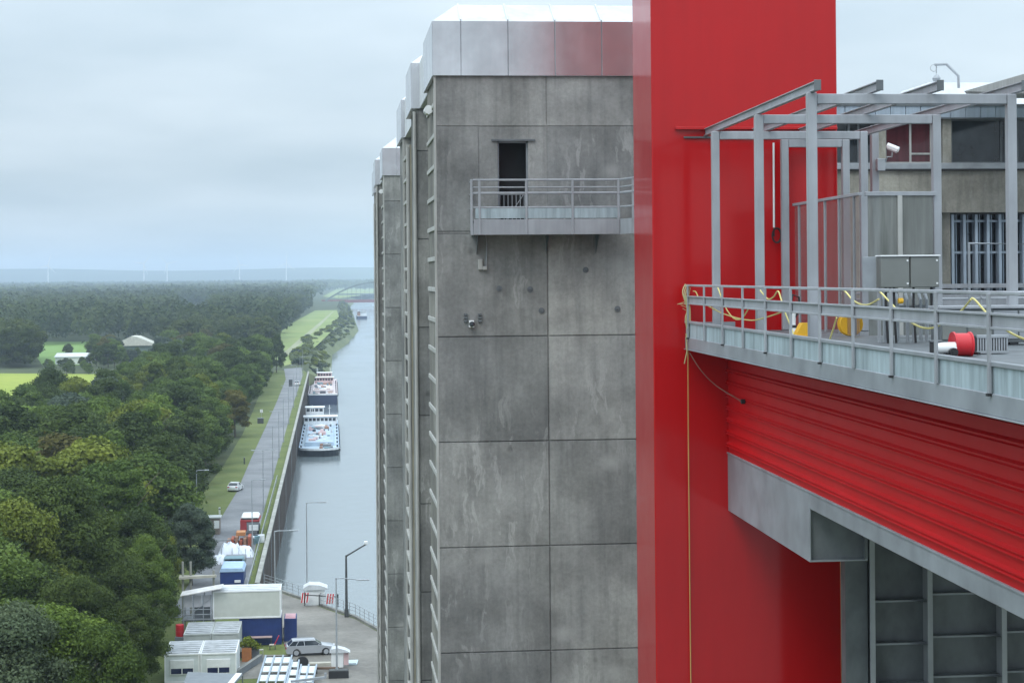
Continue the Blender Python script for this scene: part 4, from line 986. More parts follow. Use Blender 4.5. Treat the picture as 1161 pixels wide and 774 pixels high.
# lower window wall with vertical bars
m = MB(); zl1, zl0 = zs1 - .05, bZ(330); m.box(bX(1067), xr, BY + .82, BY + .86, 0, zs1); lw = m.build('window', GLASS, bl)
m = MB(); px = 1085.0; k = 0
while px < 1300:
    m.bbox(bX(px) - .055, bX(px) + .055, BY + .45, BY + .78, zl0 - 1.5, zl1, .01); m.bbox(bX(px + 6.5) - .02, bX(px + 6.5) + .02, BY + .7, BY + .8, zl0 - 1.5, zl1, .005); px += 13.5
for pz in (250, 286): m.bbox(bX(1081), xr, BY + .62, BY + .7, bZ(pz) - .05, bZ(pz) + .03, .006)
m.build('window_bar', PBLUE, bl)
m = MB(); m.bbox(bX(1065), xr, BY - .05, BY + .3, bZ(327), bZ(322), .01); m.box(bX(1065), xr, BY, BY + .2, bZ(350), bZ(334)); m.build('parapet_rail', STEEL, bl)
# lamp arm on the roof
la = thing('roof_lamp', 'bent arm on the roof edge with a small lantern hanging from its tip', 'lamp', (hy(1087, 95, BY + 3).x, BY + 3, zf1 + .3))
q = [hy(1087, 100, BY + 3), hy(1086.5, 86, BY + 3), hy(1073, 73, BY + 3), hy(1060, 73.5, BY + 3)]
m = MB(); m.tube(q, .05, 7); m.build('arm', GALV, la)
m = MB(); p = q[3]; p = Vector((p.x + .05, p.y, p.z)); m.tube([p, p - Vector((0, 0, .32))], .018, 6); m.tube([p + Vector((.12 * math.cos(k * .5) - .1, 0, .12 * math.sin(k * .5) - .12)) for k in range(13)], .012, 5)
m.lathe([(.02, .14), (.1, .08), (.15, 0), (.12, -.1), (.03, -.13)], p - Vector((0, 0, .48)), 'z', 12); m.build('lantern', GALV, la, smooth=True)
# service deck behind the frame on the right
sd_ = thing('service_deck', 'grey service deck with low rails between frame and building', 'deck', (16, 50, 34))
m = MB(); m.box(12.4, 34, 40.2, 59.9, 34.1, 34.3); m.build('floor', STEELD, sd_)
m = MB()
for z in (34.9, 35.35, 35.5): m.tube([(12.4, 44, z), (30, 44, z)], .03, 6)
for k in range(10): m.tube([(12.4 + 1.8 * k, 44, 34.3), (12.4 + 1.8 * k, 44, 35.5)], .03, 6)
m.build('rail', GALV, sd_)
hr = thing('handrail', 'single horizontal handrail on a thin post in front of the barred windows', 'handrail', (15, 38, 34.76))
a = hy(1098.5, 276, 33); b = hy(1200, 277, 33); m = MB(); m.tube([(a.x, 33, 34.76), a, b, (b.x, 33, 34.76)], .03, 8); m.build('rail', STEELB, hr)

# ------------------------------------------------------------------ canal side: lamps, fence, barges, bridges
def lamp(x, y, h, arm, label, group=None, dirx=1, double=False, r=.07, rise=0., z=0, head='flat', mat=GALV):
    o = thing('street_lamp', label, 'street lamp', (x, y, z), 0, group)
    m = MB(); m.tube([(0, 0, 0), (0, 0, h * .5), (0, 0, h)], r * 1.35, 8, r * .8); m.tube([(0, 0, 0), (0, 0, .9)], r * 1.9, 8); m.build('pole', mat, o, True, True)
    for sgn in ((1, -1) if double else (dirx,)):
        m = MB(); m.tube([(0, 0, h - .08), (sgn * arm * .15, 0, h + rise * .1), (sgn * arm * .8, 0, h + rise * .85)], r * .75, 7, r * .6); m.build('arm', mat, o, True, True)
        m = MB()
        if head == 'flat': m.bbox(min(sgn * arm * .7, sgn * arm * 1.15), max(sgn * arm * .7, sgn * arm * 1.15), -.13, .13, h + rise - .05, h + rise + .07, .03)
        else: m.bbox(sgn * arm * .8 - .18, sgn * arm * .8 + .22, -.2, .2, h + rise * .85, h + rise * .85 + .34, .05)
        m.build('lamp_head', mat if head == 'flat' else WHITE, o, True)
    return o
DKST = plain('dark_lamp_steel', (.055, .06, .06), .6)
ordn = ['nearest', 'second', 'third', 'fourth', 'fifth', 'sixth', 'seventh', 'eighth', 'ninth', 'tenth']
for i, (D, dbl) in enumerate(((245, False), (285, True), (331, False), (370, False), (405, False), (455, True), (512, False), (560, False), (620, False), (680, False))):
    lamp(-10.7, D, 9.5 if i % 3 else 9.3, 1.6, '%s lamp of the row of slim grey street lamps along the quay road' % ordn[i], 'lamps along the quay road', 1 if i % 2 == 0 else -1, dbl)
q = hy(223, 570, 255); lamp(q.x, 255, 9.7, 1.5, 'street lamp whose pale head shows above the trees beside the verge', None, 1, r=.08)
q = gp(348.3, 683); lamp(q[0], q[1], 11.1, 1.9, 'tall slim lamp behind the white booth at the railing', None, 1)
q = gp(393, 699.7); lamp(q[0], q[1], 6.6, 2.6, 'dark lamp with a slanting arm standing at the railing near the tower', None, 1, r=.13, rise=1.3, head='box', mat=DKST)
q = gp(382, 768); lamp(q[0], q[1], 9.0, 2.6, 'nearest lamp, its thin post standing in the grass beside the silver car', None, 1, r=.075, rise=-.25)
q = hy(312, 700, 196); lamp(q.x, 196, 9.2, 2.2, 'slim lamp half hidden behind the white cabin, arm over the water', None, 1, r=.08)
# fence along the basin edge
fn = thing('railing', 'long thin grey metal railing along the edge of the basin', 'railing', (fence_w[2][0], fence_w[2][1], .1))
F = [Vector((p[0], p[1] - .0, 0)) for p in fence_w]; e_ = F[-1] + Vector((12, -10.8, 0)); F = F + [e_]
F[0] = Vector((QX + .0, F[0].y + 1.5, 0)) if False else F[0]
m = MB()
for z in (.42, .8, 1.15): m.tube([f + Vector((0, 0, z + .28)) for f in F], .028, 5)
m.build('rail', GALV, fn)
for a, b in zip(F[:-1], F[1:]):
    L_ = (b - a).length; n = max(1, round(L_ / 1.5))
    for k in range(n):
        p = a + (b - a) * (k / n); m = MB(); m.box(p.x - .03, p.x + .03, p.y - .03, p.y + .03, .28, 1.46); m.build('post', GALV, fn)
BB = thing('booth', 'white-roofed booth with red and white striped boards at the railing', 'booth', (gp(358, 687)[0], gp(358, 687)[1], .06))
bo = BB.location
m = MB(); m.bbox(-1.1, 1.0, .2, 2.0, 0, 1.75, .03); m.build('body', WHITE, BB, True)
m = MB(); m.prism([(-1.35, 1.72), (1.3, 1.72), (1.3, 1.9), (.4, 2.25), (-.7, 2.3), (-1.35, 1.95)], 0, 2.3, lambda u, v, t_: (u, t_, v)); m.build('roof', ROOFW, BB, True)
for i, (x, y) in enumerate(((-1.25, -.1), (1.5, -1.2))):
    m = MB(); m.box(x - .35, x + .5, y - .35, y - .3, .45, 1.55); bd = m.build('barrier_board', WHITE, BB, True)
    m = MB()
    for k in range(3): m.poly([(x - .35 + .28 * k, y - .36, .45), (x - .2 + .28 * k, y - .36, .45), (x - .05 + .28 * k, y - .36, 1.55), (x - .2 + .28 * k, y - .36, 1.55)])
    m.build('stripes', REDP, bd, True)
m = MB(); m.beam((-1.2, -.4, 1.3), (2.4, -1.6, 1.2), .07, .1); m.beam((-1.2, -.4, .1), (-1.2, -.4, 1.6), .12); m.beam((.4, -.9, .1), (.4, -.9, 1.4), .12); m.beam((2.4, -1.6, .1), (2.4, -1.6, 1.5), .18); m.build('barrier_rail', DKST, BB, True)

HULL = plain('dark_hull_paint', (.022, .028, .04), .5)
HULLB = plain('navy_hull_paint', (.03, .045, .10), .45)
DECKW = plain('pale_blue_deck', (.40, .50, .60), .6, 0, .15, .4)
DECKP = plain('pinkish_deck', (.60, .53, .54), .6, 0, .15, .4)
CLUT = [plain('clutter_grey', (.18, .2, .22), .6), plain('clutter_teal', (.14, .24, .28), .6), plain('clutter_white', (.7, .72, .74), .5), plain('clutter_rust', (.30, .16, .10), .7), plain('clutter_pink', (.6, .42, .42), .6), HULL]
def barge(name, label, x0, x1, y0, y1, zd, deckm, hullm, bow, seed, house):
    o = thing(name, label, 'barge', ((x0 + x1) / 2, y0, -9)); W = (x1 - x0) / 2; Ln = y1 - y0; rg = random.Random(seed)
    out_ = []
    N_ = 12
    if bow:
        for k in range(N_ + 1):
            a = math.pi * k / N_; out_.append((-W * math.cos(a), 4.5 - 4.5 * math.sin(a) ** .9))
    else: out_ = [(-W, .3), (-W + .3, 0), (W - .3, 0), (W, .3)]
    out_ += [(W, Ln), (-W, Ln)]
    m = MB(); low = [(x * .94, y + (1.3 * (1 - y / 5) if y < 5 and bow else 0)) for x, y in out_]; n = len(out_)
    m.v += [(x, y, -.6) for x, y in low] + [(x, y, zd) for x, y in out_]
    for k in range(n): m.f.append((k, (k + 1) % n, n + (k + 1) % n, n + k))
    m.build('hull', hullm, o, True)
    m = MB(); m.v += [(x, y, zd) for x, y in out_] + [(x, y, zd + .35) for x, y in out_]
    for k in range(n): m.f.append((k, (k + 1) % n, n + (k + 1) % n, n + k))
    m.f.append(tuple(range(n))); m.build('deck', deckm, o, True)
    m = MB(); m.poly([(x * 1.015, y - .06, zd + .2) for x, y in out_]); 
    m.v = []; m.f = []; m.v += [(x * 1.012, y - .05, zd - .15) for x, y in out_] + [(x * 1.012, y - .05, zd + .38) for x, y in out_]
    for k in range(n): m.f.append((k, (k + 1) % n, n + (k + 1) % n, n + k))
    m.build('bulwark', CLUT[2], o, True)
    # coamings, hatch and pipe runs seen end on
    hb = MB(); hb.box(-W * .72, W * .72, Ln * .12, Ln * .16, zd, zd + 1.0); hb.box(-W * .7, -W * .66, Ln * .16, Ln * .8, zd, zd + .9); hb.box(W * .66, W * .7, Ln * .16, Ln * .8, zd, zd + .9); hb.build('coaming', deckm, o, True)
    for k in range(46):
        mt = rg.choice(CLUT); x = rg.uniform(-W * .62, W * .62); y = Ln * rg.uniform(.04, .8); sx = rg.uniform(.3, 1.1); sy = rg.uniform(.5, 4)
        mm = MB(); h_ = rg.uniform(.2, .8)
        if k % 3 == 0: mm.lathe([(sx * .5, 0), (sx * .5, h_), (sx * .2, h_ + .1)], (x, y, zd), 'z', 10)
        else: mm.bbox(x - sx, x + sx, y, y + sy, zd, zd + h_, .05)
        mm.build('deck_gear', mt, o, True)
    for sx in (-1, 1):
        for k in range(7): mm = MB(); y = Ln * (.05 + .12 * k); mm.lathe([(.22, 0), (.2, .5), (.3, .55)], (sx * W * .9, y, zd + .3), 'z', 8); mm.build('bollard', HULL, o, True)
    for sx in (-1, 1):
        for k in range(9): mm = MB(); y = Ln * (.04 + .1 * k); mm.lathe([(.38, -.16), (.38, .16)], (sx * (W + .12), y, zd - .4), 'x', 10); mm.build('tyre_fender', BLACK, o, True)
    if house:
        for (xa, xb, ya, yb, za, zb, mt, win) in house:
            mm = MB(); mm.bbox(xa, xb, ya, yb, zd + za, zd + zb, .08); hs_ = mm.build('deckhouse', mt, o, True)
            mm = MB(); mm.bbox(xa - .25, xb + .25, ya - .3, yb + .2, zd + zb, zd + zb + .16, .04); mm.build('roof', CLUT[2], hs_, True)
            if win:
                k = int((xb - xa) / 1.1)
                for j in range(k): x = xa + .25 + j * (xb - xa - .3) / k; mm = MB(); mm.box(x, x + (xb - xa) / k * .72, ya - .03, ya + .02, zd + zb - 1.15, zd + zb - .3); mm.build('window', GLASS, hs_, True)
    for sx in (-.5, .5):
        mm = MB(); mm.tube([(W * sx, Ln * .9, zd + 1), (W * sx, Ln * .9, zd + 5.5)], .08, 6); mm.tube([(W * sx - .5, Ln * .9, zd + 4.6), (W * sx + .5, Ln * .9, zd + 4.6)], .05, 5); mm.build('mast', CLUT[2], o, True)
    return o
barge('barge', 'nearer moored barge with rounded bow and pale blue deck by the quay wall', -8.5, 1.7, 463, 556, 1.75, DECKW, HULL, True, 3,
      [(-4.9, 4.7, 78, 84, 0, 2.4, CLUT[2], True), (-4.5, .9, 86, 91, 0, 4.6, CLUT[2], True)])
barge('barge', 'farther moored barge with square dark end and pinkish deck by the quay wall', -8.5, 1.9, 652, 748, 3.6, DECKP, HULLB, False, 9,
      [(-3.9, 3.9, 72, 77, 0, 2.2, CLUT[4], True), (-2.6, 3.2, 84, 90, 0, 3.4, CLUT[4], True)])
b3 = barge('barge', 'small distant barge with dark blue hull moving on the canal before the bridge', 27.5, 38.5, 1990, 2075, 3.2, DECKW, HULLB, False, 12,
      [(-5.2, -2.0, 1.5, 8, 0, 5.0, CLUT[3], True), (-2, 5.0, 4, 12, 0, 4.6, CLUT[2], True)])
# arched bridge and a plain bridge behind it
BRR = plain('reddish_bridge_paint', (.22, .06, .06), .7); BRG = plain('grey_green_bridge_paint', (.15, .18, .18), .7)
br = thing('arch_bridge', 'far bridge with two grey arches and a reddish deck over the canal', 'bridge', (60, 2820, 0))
xa, xb = -9, 152
m = MB(); m.box(xa - 6, xb + 6, 2812, 2813, -2.4, 2.0); m.box(xa - 6, xb + 6, 2827, 2828, -2.4, 2.0); m.box(xa - 6, xb + 6, 2813, 2827, -.5, .3); m.build('deck', BRR, br)
for y in (2812.5, 2846.5 if False else 2836):
    m = MB(); pts = []
    for k in range(25): u = k / 24; pts.append((xa + (xb - xa) * u, y, .5 + 4 * 28 * u * (1 - u)))
    for p, q_ in zip(pts[:-1], pts[1:]): m.beam(p, q_, 1.6, 2.4)
    m.build('arch', BRG, br)
    for k in range(2, 23): m = MB(); m.beam(pts[k], (pts[k][0], y, .5), .25); m.build('hanger', BRG, br)
m = MB(); m.box(xa - 12, xa + 2, 2809, 2838, -9, -.2); m.build('abutment', KERB, br); m = MB(); m.box(xb - 2, xb + 12, 2809, 2838, -9, -.2); m.build('abutment', KERB, br)
b2 = thing('road_bridge', 'plain dark green bridge behind the arched one', 'bridge', (60, 3750, 0))
m = MB(); m.box(10, 220, 3745, 3755, .5, 3.4); m.build('deck', BRG, b2)
for x in (60, 130): MB().box(x, x + 3, 3746, 3754, -9, .5).build('pier', KERB, b2)
# wind turbines
def turbine(px, hub_py, D, ang, label):
    h = hy(px, hub_py, D); o = thing('wind_turbine', label, 'wind turbine', (h.x, D, 0)); H = h.z
    MB().tube([(0, 0, 0), (0, 0, H)], 3.2, 10, 1.8).build('tower', WHITE, o, True, True)
    MB().bbox(-2.2, 2.2, -5, 7, H - 2, H + 2.4, .5).build('nacelle', WHITE, o, True)
    for k in range(3):
        a = R(ang + 120 * k); m = MB(); d = Vector((math.sin(a), 0, math.cos(a))); s_ = Vector((math.cos(a), 0, -math.sin(a)))
        c = Vector((0, -6, H)); n = len(m.v)
        P = [c + s_ * 1.4, c + d * 10 + s_ * 2.6, c + d * 46 + s_ * .4, c + d * 46 - s_ * .4, c + d * 8 - s_ * 1.6, c - s_ * 1.4]
        m.v += [tuple(p) for p in P] + [tuple(p + Vector((0, 1.0, 0))) for p in P]; m.f.append(tuple(range(n, n + 6))); m.f.append(tuple(range(n + 6, n + 12)))
        for i in range(6): m.f.append((n + i, n + (i + 1) % 6, n + 6 + (i + 1) % 6, n + 6 + i))
        m.build('blade', WHITE, o, True)
for px, py, D, an, lb in ((54.5, 301, 7600, 15, 'leftmost of the white wind turbines before the hills'), (163, 299, 7900, 40, 'second wind turbine from the left, close to the third'), (189.5, 299, 7900, 75, 'third wind turbine from the left, right of its close neighbour'),
                          (271.5, 300, 8300, 100, 'fourth wind turbine from the left, standing alone'), (324.5, 299, 7800, 5, 'rightmost of the white wind turbines, nearest the bridge')):
    turbine(px, py, D, an, lb)
# barn and shed between the fields
bn = thing('barn', 'large barn with pale gabled roof among the trees', 'barn', (gp(156, 402)[0], gp(156, 402)[1], 0)); 
m = MB(); m.box(-11, 8, 0, 16, 0, 4.5); m.build('wall', plain('green_grey_wall', (.16, .22, .18), .8), bn, True)
m = MB(); m.prism([(-11.8, 4.3), (8.8, 4.3), (8.8, 4.7), (0, 8.6), (-3, 8.8), (-11.8, 4.7)], -1, 17, lambda u, v, t_: (u, t_, v)); m.build('roof', plain('pale_barn_roof', (.55, .54, .47), .7), bn, True)
sh = thing('shed', 'low white roofed shed below the green field', 'shed', (gp(79, 413)[0], gp(79, 413)[1], 0)); 
m = MB(); m.box(-6, 6.5, 0, 8, 0, 3.2); m.build('wall', WHITE, sh, True); m = MB(); m.prism([(-.5, 3.2), (8.5, 3.2), (8.5, 4.6)], -6.5, 7, lambda u, v, t_: (t_, u, v)); m.build('roof', ROOFW, sh, True)
MB().box(3, 9, 9, 14, 0, 4.2).build('annex', WHITE, sh, True)

# ------------------------------------------------------------------ vehicles
SILV = plain('silver_car_paint', (.42, .44, .47), .28, .35, .03, 1, .8); CARW = plain('white_car_paint', (.75, .77, .78), .3, 0, .03, 1, .8)
TAIL = plain('red_lamp_lens', (.35, .01, .01), .2); LENS = plain('clear_lamp_lens', (.7, .72, .75), .1, .3)
def car(label, loc, rz, paint, Ln=4.8, H=1.45, wagon=True):
    o = thing('car', label, 'car', loc, rz); W = .91; h = H; l = Ln / 2
    wb = Ln * .295; wr = .34
    def arch(cx): return [(cx - .42 * math.cos(math.pi * k / 8), .26 + .46 * math.sin(math.pi * k / 8)) for k in range(9)]
    low = [(-l + .08, .26)] + arch(-wb) + arch(wb) + [(l - .12, .24)]
    top = [(l, .50), (l - .03, .68), (l - .35, .82), (l - 1.25, .97), (-l + .12, .99), (-l + .0, .84), (-l - .02, .5)]
    prof = low + top
    m = MB(); ys = [(-W, .94, .985), (-W + .05, 1, 1), (W - .05, 1, 1), (W, .94, .985)]
    # slices across the width, waist rounded inwards
    sl = []
    for y, k, kk in [(-W + .10, 1, .0), (-W, 1, 1)]: pass
    n = len(prof); rows = []
    for y, tuck in ((-W + .07, 0), (-W, .05), (-W + .0, .05), (W, .05), (W - .07, 0)): rows.append((y, tuck))
    rows = [(-W + .08, 1.0, .02), (-W, .985, 0), (W, .985, 0), (W - .08, 1.0, .02)]
    order = [(-W, .97), (-W + .09, 1.0), (W - .09, 1.0), (W, .97)]
    for y, k in order:
        for (u, v) in prof: m.v.append((u * k if v > .3 else u * k, y, .55 + (v - .55) * (k if v > .6 else 1)))
    for j in range(3):
        for i in range(n): m.f.append((j * n + i, j * n + (i + 1) % n, (j + 1) * n + (i + 1) % n, (j + 1) * n + i))
    m.f.append(tuple(range(n))); m.f.append(tuple(range(3 * n, 4 * n))[::-1]); m.build('body', paint, o, True, True)
    g0 = [(l - 1.30, .94), (l - 2.0, h - .07), (-l + (.75 if wagon else 1.35), h - .05), (-l + (.18 if wagon else .55), .96)]
    m = MB(); nb_ = 4
    for y, tz in ((-W + .07, .0), (-W + .24, 1)): pass
    bt = [(x, -W + .06, .93) for x in (g0[0][0], g0[3][0])]
    B = [(g0[0][0], -W + .07, .94), (g0[3][0], -W + .07, .94), (g0[3][0], W - .07, .94), (g0[0][0], W - .07, .94)]
    T = [(g0[1][0], -W + .26, g0[1][1]), (g0[2][0], -W + .26, g0[2][1]), (g0[2][0], W - .26, g0[2][1]), (g0[1][0], W - .26, g0[1][1])]
    for k in range(4): m.poly([B[k], B[(k + 1) % 4], T[(k + 1) % 4], T[k]])
    m.build('windows', GLASS, o, True)
    m = MB(); m.bbox(g0[2][0] - .12, g0[1][0] + .05, -W + .25, W - .25, h - .09, h, .03)
    for sg in (-1, 1):
        yb, yt = sg * (W - .06), sg * (W - .25)
        for xb_, xt in ((g0[0][0], g0[1][0]), (g0[3][0], g0[2][0] - .05), ((g0[0][0] + g0[3][0]) / 2 - .05, (g0[1][0] + g0[2][0]) / 2 - .05), (g0[3][0] + .75, g0[2][0] + .5)): m.beam((xb_, yb, .93), (xt, yt, h - .05), .045, .04)
        m.beam((g0[2][0] + .1, sg * (W - .3), h + .03), (g0[1][0] - .1, sg * (W - .3), h + .03), .03)
    m.build('roof', paint, o, True)
    for sx in (-wb, wb):
        for sg in (-1, 1):
            m = MB(); m.lathe([(.2, -.11), (wr, -.10), (wr, .10), (.2, .11)], (sx, sg * (W - .12), wr), 'y', 20); wh = m.build('wheel', BLACK, o, True, True)
            m = MB(); m.lathe([(.05, -.118), (.235, -.112), (.235, .112), (.05, .118)], (sx, sg * (W - .12), wr), 'y', 18); m.build('rim', SILV, wh, True)
    for sg in (-1, 1):
        MB().bbox(l - .28, l + .004, sg * (W - .22) - .17, sg * (W - .22) + .17, .62, .74, .02).build('headlight', LENS, o, True)
        MB().bbox(-l - .03, -l + .22, sg * (W - .22) - .19, sg * (W - .22) + .19, .72, .88, .02).build('tail_light', TAIL, o, True)
        MB().bbox(l - 1.75, l - 1.6, sg * (W + .07) - .09, sg * (W + .07) + .09, .93, 1.05, .02).build('mirror', paint, o, True)
    return o
q = gp(352, 741.5); car('silver estate car parked on the paving beside the grass and cabins', (q[0], q[1], .06), R(6), SILV)
q = gp(267, 556); car('small white car parked on the grass verge beside the road', (q[0], q[1], .02), R(78), CARW, 4.0, 1.5)
q = gp(337, 437); car('white car parked far along the quay road', (q[0], q[1], .04), R(85), CARW, 4.2, 1.55)
q = gp(329.5, 438); dk = thing('container', 'dark narrow bin standing beside the far white car on the road', 'bin', (q[0], q[1], .04)); MB().bbox(-.6, .6, -.5, .5, 0, 2.2, .05).build('body', DKST, dk, True); MB().bbox(-.65, .65, -.55, .55, 2.2, 2.35, .03).build('lid', CLUT[0], dk, True)

# ------------------------------------------------------------------ work yard
BLUE = plain('container_blue', (.012, .035, .15), .5, 0, .15); CREAM = plain('cream_cabin_wall', (.50, .52, .47), .6, 0, .06); GREYW = plain('grey_cabin_wall', (.40, .42, .41), .65, 0, .10)
CROOF = streaked('grey_cabin_roof', (.42, .44, .46), .55, .1, .3, 1.5, 1.5); CABW = plain('white_cabin_wall', (.60, .64, .64), .55, 0, .07); TIN = streaked('orange_tinged_sheet', (.60, .58, .56), .5, .2, .2, 1, 1)
NAVY = plain('navy_window', (.015, .02, .07), .15)
def X(px, D, py=730): return hy(px, py, D).x
def cabin(label, x0, x1, y0, y1, z0_, wall, roof, corr=False, frame=WHITE, windows=(), name='site_cabin', cat='cabin', H=2.6):
    o = thing(name, label, cat, ((x0 + x1) / 2, y0, z0_)); w = (x1 - x0) / 2; d = y1 - y0
    m = MB(); m.box(-w + .06, w - .06, .06, d - .06, .1, H - .1)
    if corr:
        x = -w + .16
        while x < w - .2: m.box(x, x + .13, .03, .07, .15, H - .18); x += .28
        y = .16
        while y < d - .2: m.box(w - .07, w - .03, y, y + .13, .15, H - .18); y += .28
    m.build('wall', wall, o, True)
    m = MB()
    for sx in (-w, w - .14):
        for sy in (0, d - .14): m.bbox(sx, sx + .14, sy, sy + .14, 0, H, .015)
    for zz in (0, H - .16): m.bbox(-w + .14, w - .14, 0, .1, zz, zz + .16, .015); m.bbox(-w + .14, w - .14, d - .1, d, zz, zz + .16, .015); m.bbox(-w, -w + .1, .14, d - .14, zz, zz + .16, .015); m.bbox(w - .1, w, .14, d - .14, zz, zz + .16, .015)
    m.build('frame', frame, o, True)
    m = MB(); m.poly([(-w + .1, .1, H - .05), (w - .1, .1, H - .05), (w - .1, d - .1, H + .03), (-w + .1, d - .1, H + .03)])
    y = .5
    while y < d - .3: m.box(-w + .12, w - .12, y, y + .05, H - .045, H + .035); y += .9
    m.build('roof', roof, o, True)
    for (xa, xb, za, zb) in windows:
        m = MB(); m.bbox(xa, xb, -.02, .05, za, zb, .01); f = m.build('window', WHITE, o, True)
        mid = (xa + xb) / 2; zc = za + (zb - za) * .42
        MB().box(xa + .08, mid - .05, -.032, -.02, za + .08, zc).box(mid + .05, xb - .08, -.032, -.02, za + .08, zc).build('pane', NAVY, f, True)
        mm = MB(); k = 0
        while zc + .04 + k * .1 < zb - .03: mm.bbox(xa + .05, xb - .05, -.035, -.02, zc + .04 + k * .1, zc + .13 + k * .1, .004); k += 1
        mm.build('shutter', WHITE, f, True)
    return o
D1 = 165.5
xa, xm, xb = X(186, D1), X(226.5, D1), X(268, D1)
wdw = [(-1.05, 1.05, .75, 2.05)]
cabin('front left white site cabin with a half shuttered window', xa, xm - .02, D1, D1 + 5.9, 0, CABW, CROOF, windows=wdw)
cabin('front right white site cabin with a half shuttered window, nearest the plants', xm + .02, xb, D1, D1 + 5.9, 0, CABW, CROOF, windows=wdw)
D2 = 174.6; xa2, xm2, xb2 = X(208, D2), X(240, D2), X(271, D2)
cabin('grey flat-roofed cabin behind the front left white cabin', xa2, xm2 - .02, D2, D2 + 6, 0, GREYW, CROOF, frame=GREYW)
cabin('grey flat-roofed cabin behind the front right white cabin', xm2 + .02, xb2, D2, D2 + 6, 0, GREYW, CROOF, frame=GREYW)
D3 = 181.6; xa3, xb3 = X(241.5, D3), X(319, D3)
cabin('blue steel container under the long cream cabin', X(271.5, D3), xb3 + .02, D3, D3 + 3.2, 0, BLUE, CROOF, True, BLUE, name='shipping_container', cat='container')
cabin('long cream cabin stacked on top of the blue container', xa3, xb3, D3 - .1, D3 + 3.5, 2.66, CREAM, ROOFW, H=2.75)
cabin('narrow blue container with red and white top beside the stacked cabins', xb3 + .25, X(336, D3), D3 + 1.2, D3 + 4, 0, BLUE, plain('red_white_tarp', (.6, .35, .38), .6), True, BLUE, name='shipping_container', cat='container', H=2.3)
# scaffold landing with sheet roof
sl_ = thing('scaffold_landing', 'scaffold landing with a slanting orange tinged sheet roof left of the cream cabin', 'scaffold', (X(224, D3), D3, 0))
xs1, xs2 = X(208.5, D3), X(240.5, D3)
m = MB()
for x in (xs1, (xs1 * .64 + xs2 * .36), (xs1 * .3 + xs2 * .7), xs2 - .05):
    for y in (D3 - .2, D3 + 2): m.tube([(x, y, 0), (x, y, 5.1)], .05, 6)
for z in (2.7, 3.2, 3.7): m.tube([(xs1 - .2, D3 - .25, z), (xs2 + .1, D3 - .25, z)], .045, 6)
m.tube([(xs1, D3 - .25, 2.7), (xs2, D3 - .25, 4.8)], .03, 6); m.build('tube', GALV, sl_)
m = MB(); m.bbox(xs1 - .1, xs2, D3 - .2, D3 + 2, 2.55, 2.66, .02); m.build('deck', CLUT[0], sl_)
m = MB(); m.prism([(xs1 - .25, 5.1), (X(253, D3), 5.75), (X(253, D3), 5.83), (xs1 - .25, 5.18)], D3 - .9, D3 + 1.7, lambda u, v, t_: (u, t_, v)); m.build('roof', TIN, sl_)
m = MB()
for k in range(3): a_ = xs1 + (xs2 - xs1) * (k / 3 + .03); m.bbox(a_, xs1 + (xs2 - xs1) * ((k + 1) / 3 - .03), D3 - .13, D3 - .1, 3.9, 5.05, .01)
m.build('side_sheet', plain('translucent_grey_sheet', (.45, .45, .47), .5), sl_)
m = MB(); m.bbox(xs1 + 1, xs2 - .2, D3 + .6, D3 + .65, 2.7, 3.9, .01); m.build('mesh_guard', CLUT[0], sl_)
bm_ = thing('beam_stack', 'pale timber beams on two posts behind the scaffold roof', 'timber', (X(222, 188), 188, 0))
m = MB(); q0, q1 = hy(203, 655, 188), hy(245, 652.5, 188); m.beam(q0, q1, .35, .25); m.beam(q0 + Vector((0, .5, .1)), q1 + Vector((0, .5, -.1)), .25, .2); m.build('beam', plain('pale_timber', (.42, .40, .34), .8), bm_)
m = MB()
for px in (207, 216, 242): q = hy(px, 640, 188); m.tube([(q.x, 188.2, 0), (q.x, 188.2, q.z + (.3 if px < 240 else -.6))], .12, 7)
m.build('post', plain('grey_timber', (.25, .25, .22), .85), bm_)
rb = thing('barrel', 'red barrel left of the grey cabins', 'barrel', (X(204, 180), 180, 0)); m = MB(); m.lathe([(.38, 0), (.4, .02), (.4, .5), (.42, .52), (.4, .54), (.4, 1.1), (.37, 1.14)], (0, 0, 1.4), 'z', 18); m.build('body', REDP, rb, True, True)
MB().bbox(-.45, .45, -.45, .45, 0, 1.39, .03).build('stand', CLUT[0], rb, True)
# dark canopy at the front
cn = thing('canopy', 'dark flat roof with pale edge boards in front of the white cabins', 'canopy', (X(236, 157), 157, 0)); Dc = 155.0
P = [hz(206, 779, 2.2), hz(262, 779, 2.2), hz(275, 763.5, 2.2), hz(213, 761, 2.2)]
m = MB(); m.poly([p for p in P]); m.poly([p - Vector((0, 0, .12)) for p in P])
for k in range(4): m.poly([P[k], P[(k + 1) % 4], P[(k + 1) % 4] - Vector((0, 0, .12)), P[k] - Vector((0, 0, .12))])
m.build('roof', CLUT[0], cn)
m = MB(); m.beam(P[1] + Vector((-.3, 0, .06)), P[2] + Vector((-.3, 0, .06)), .5, .06); m.build('edge_board', WHITE, cn)
for p in P: m = MB(); m.beam((p.x, p.y, 0), (p.x, p.y, 2.08), .1); m.build('post', CLUT[0], cn)
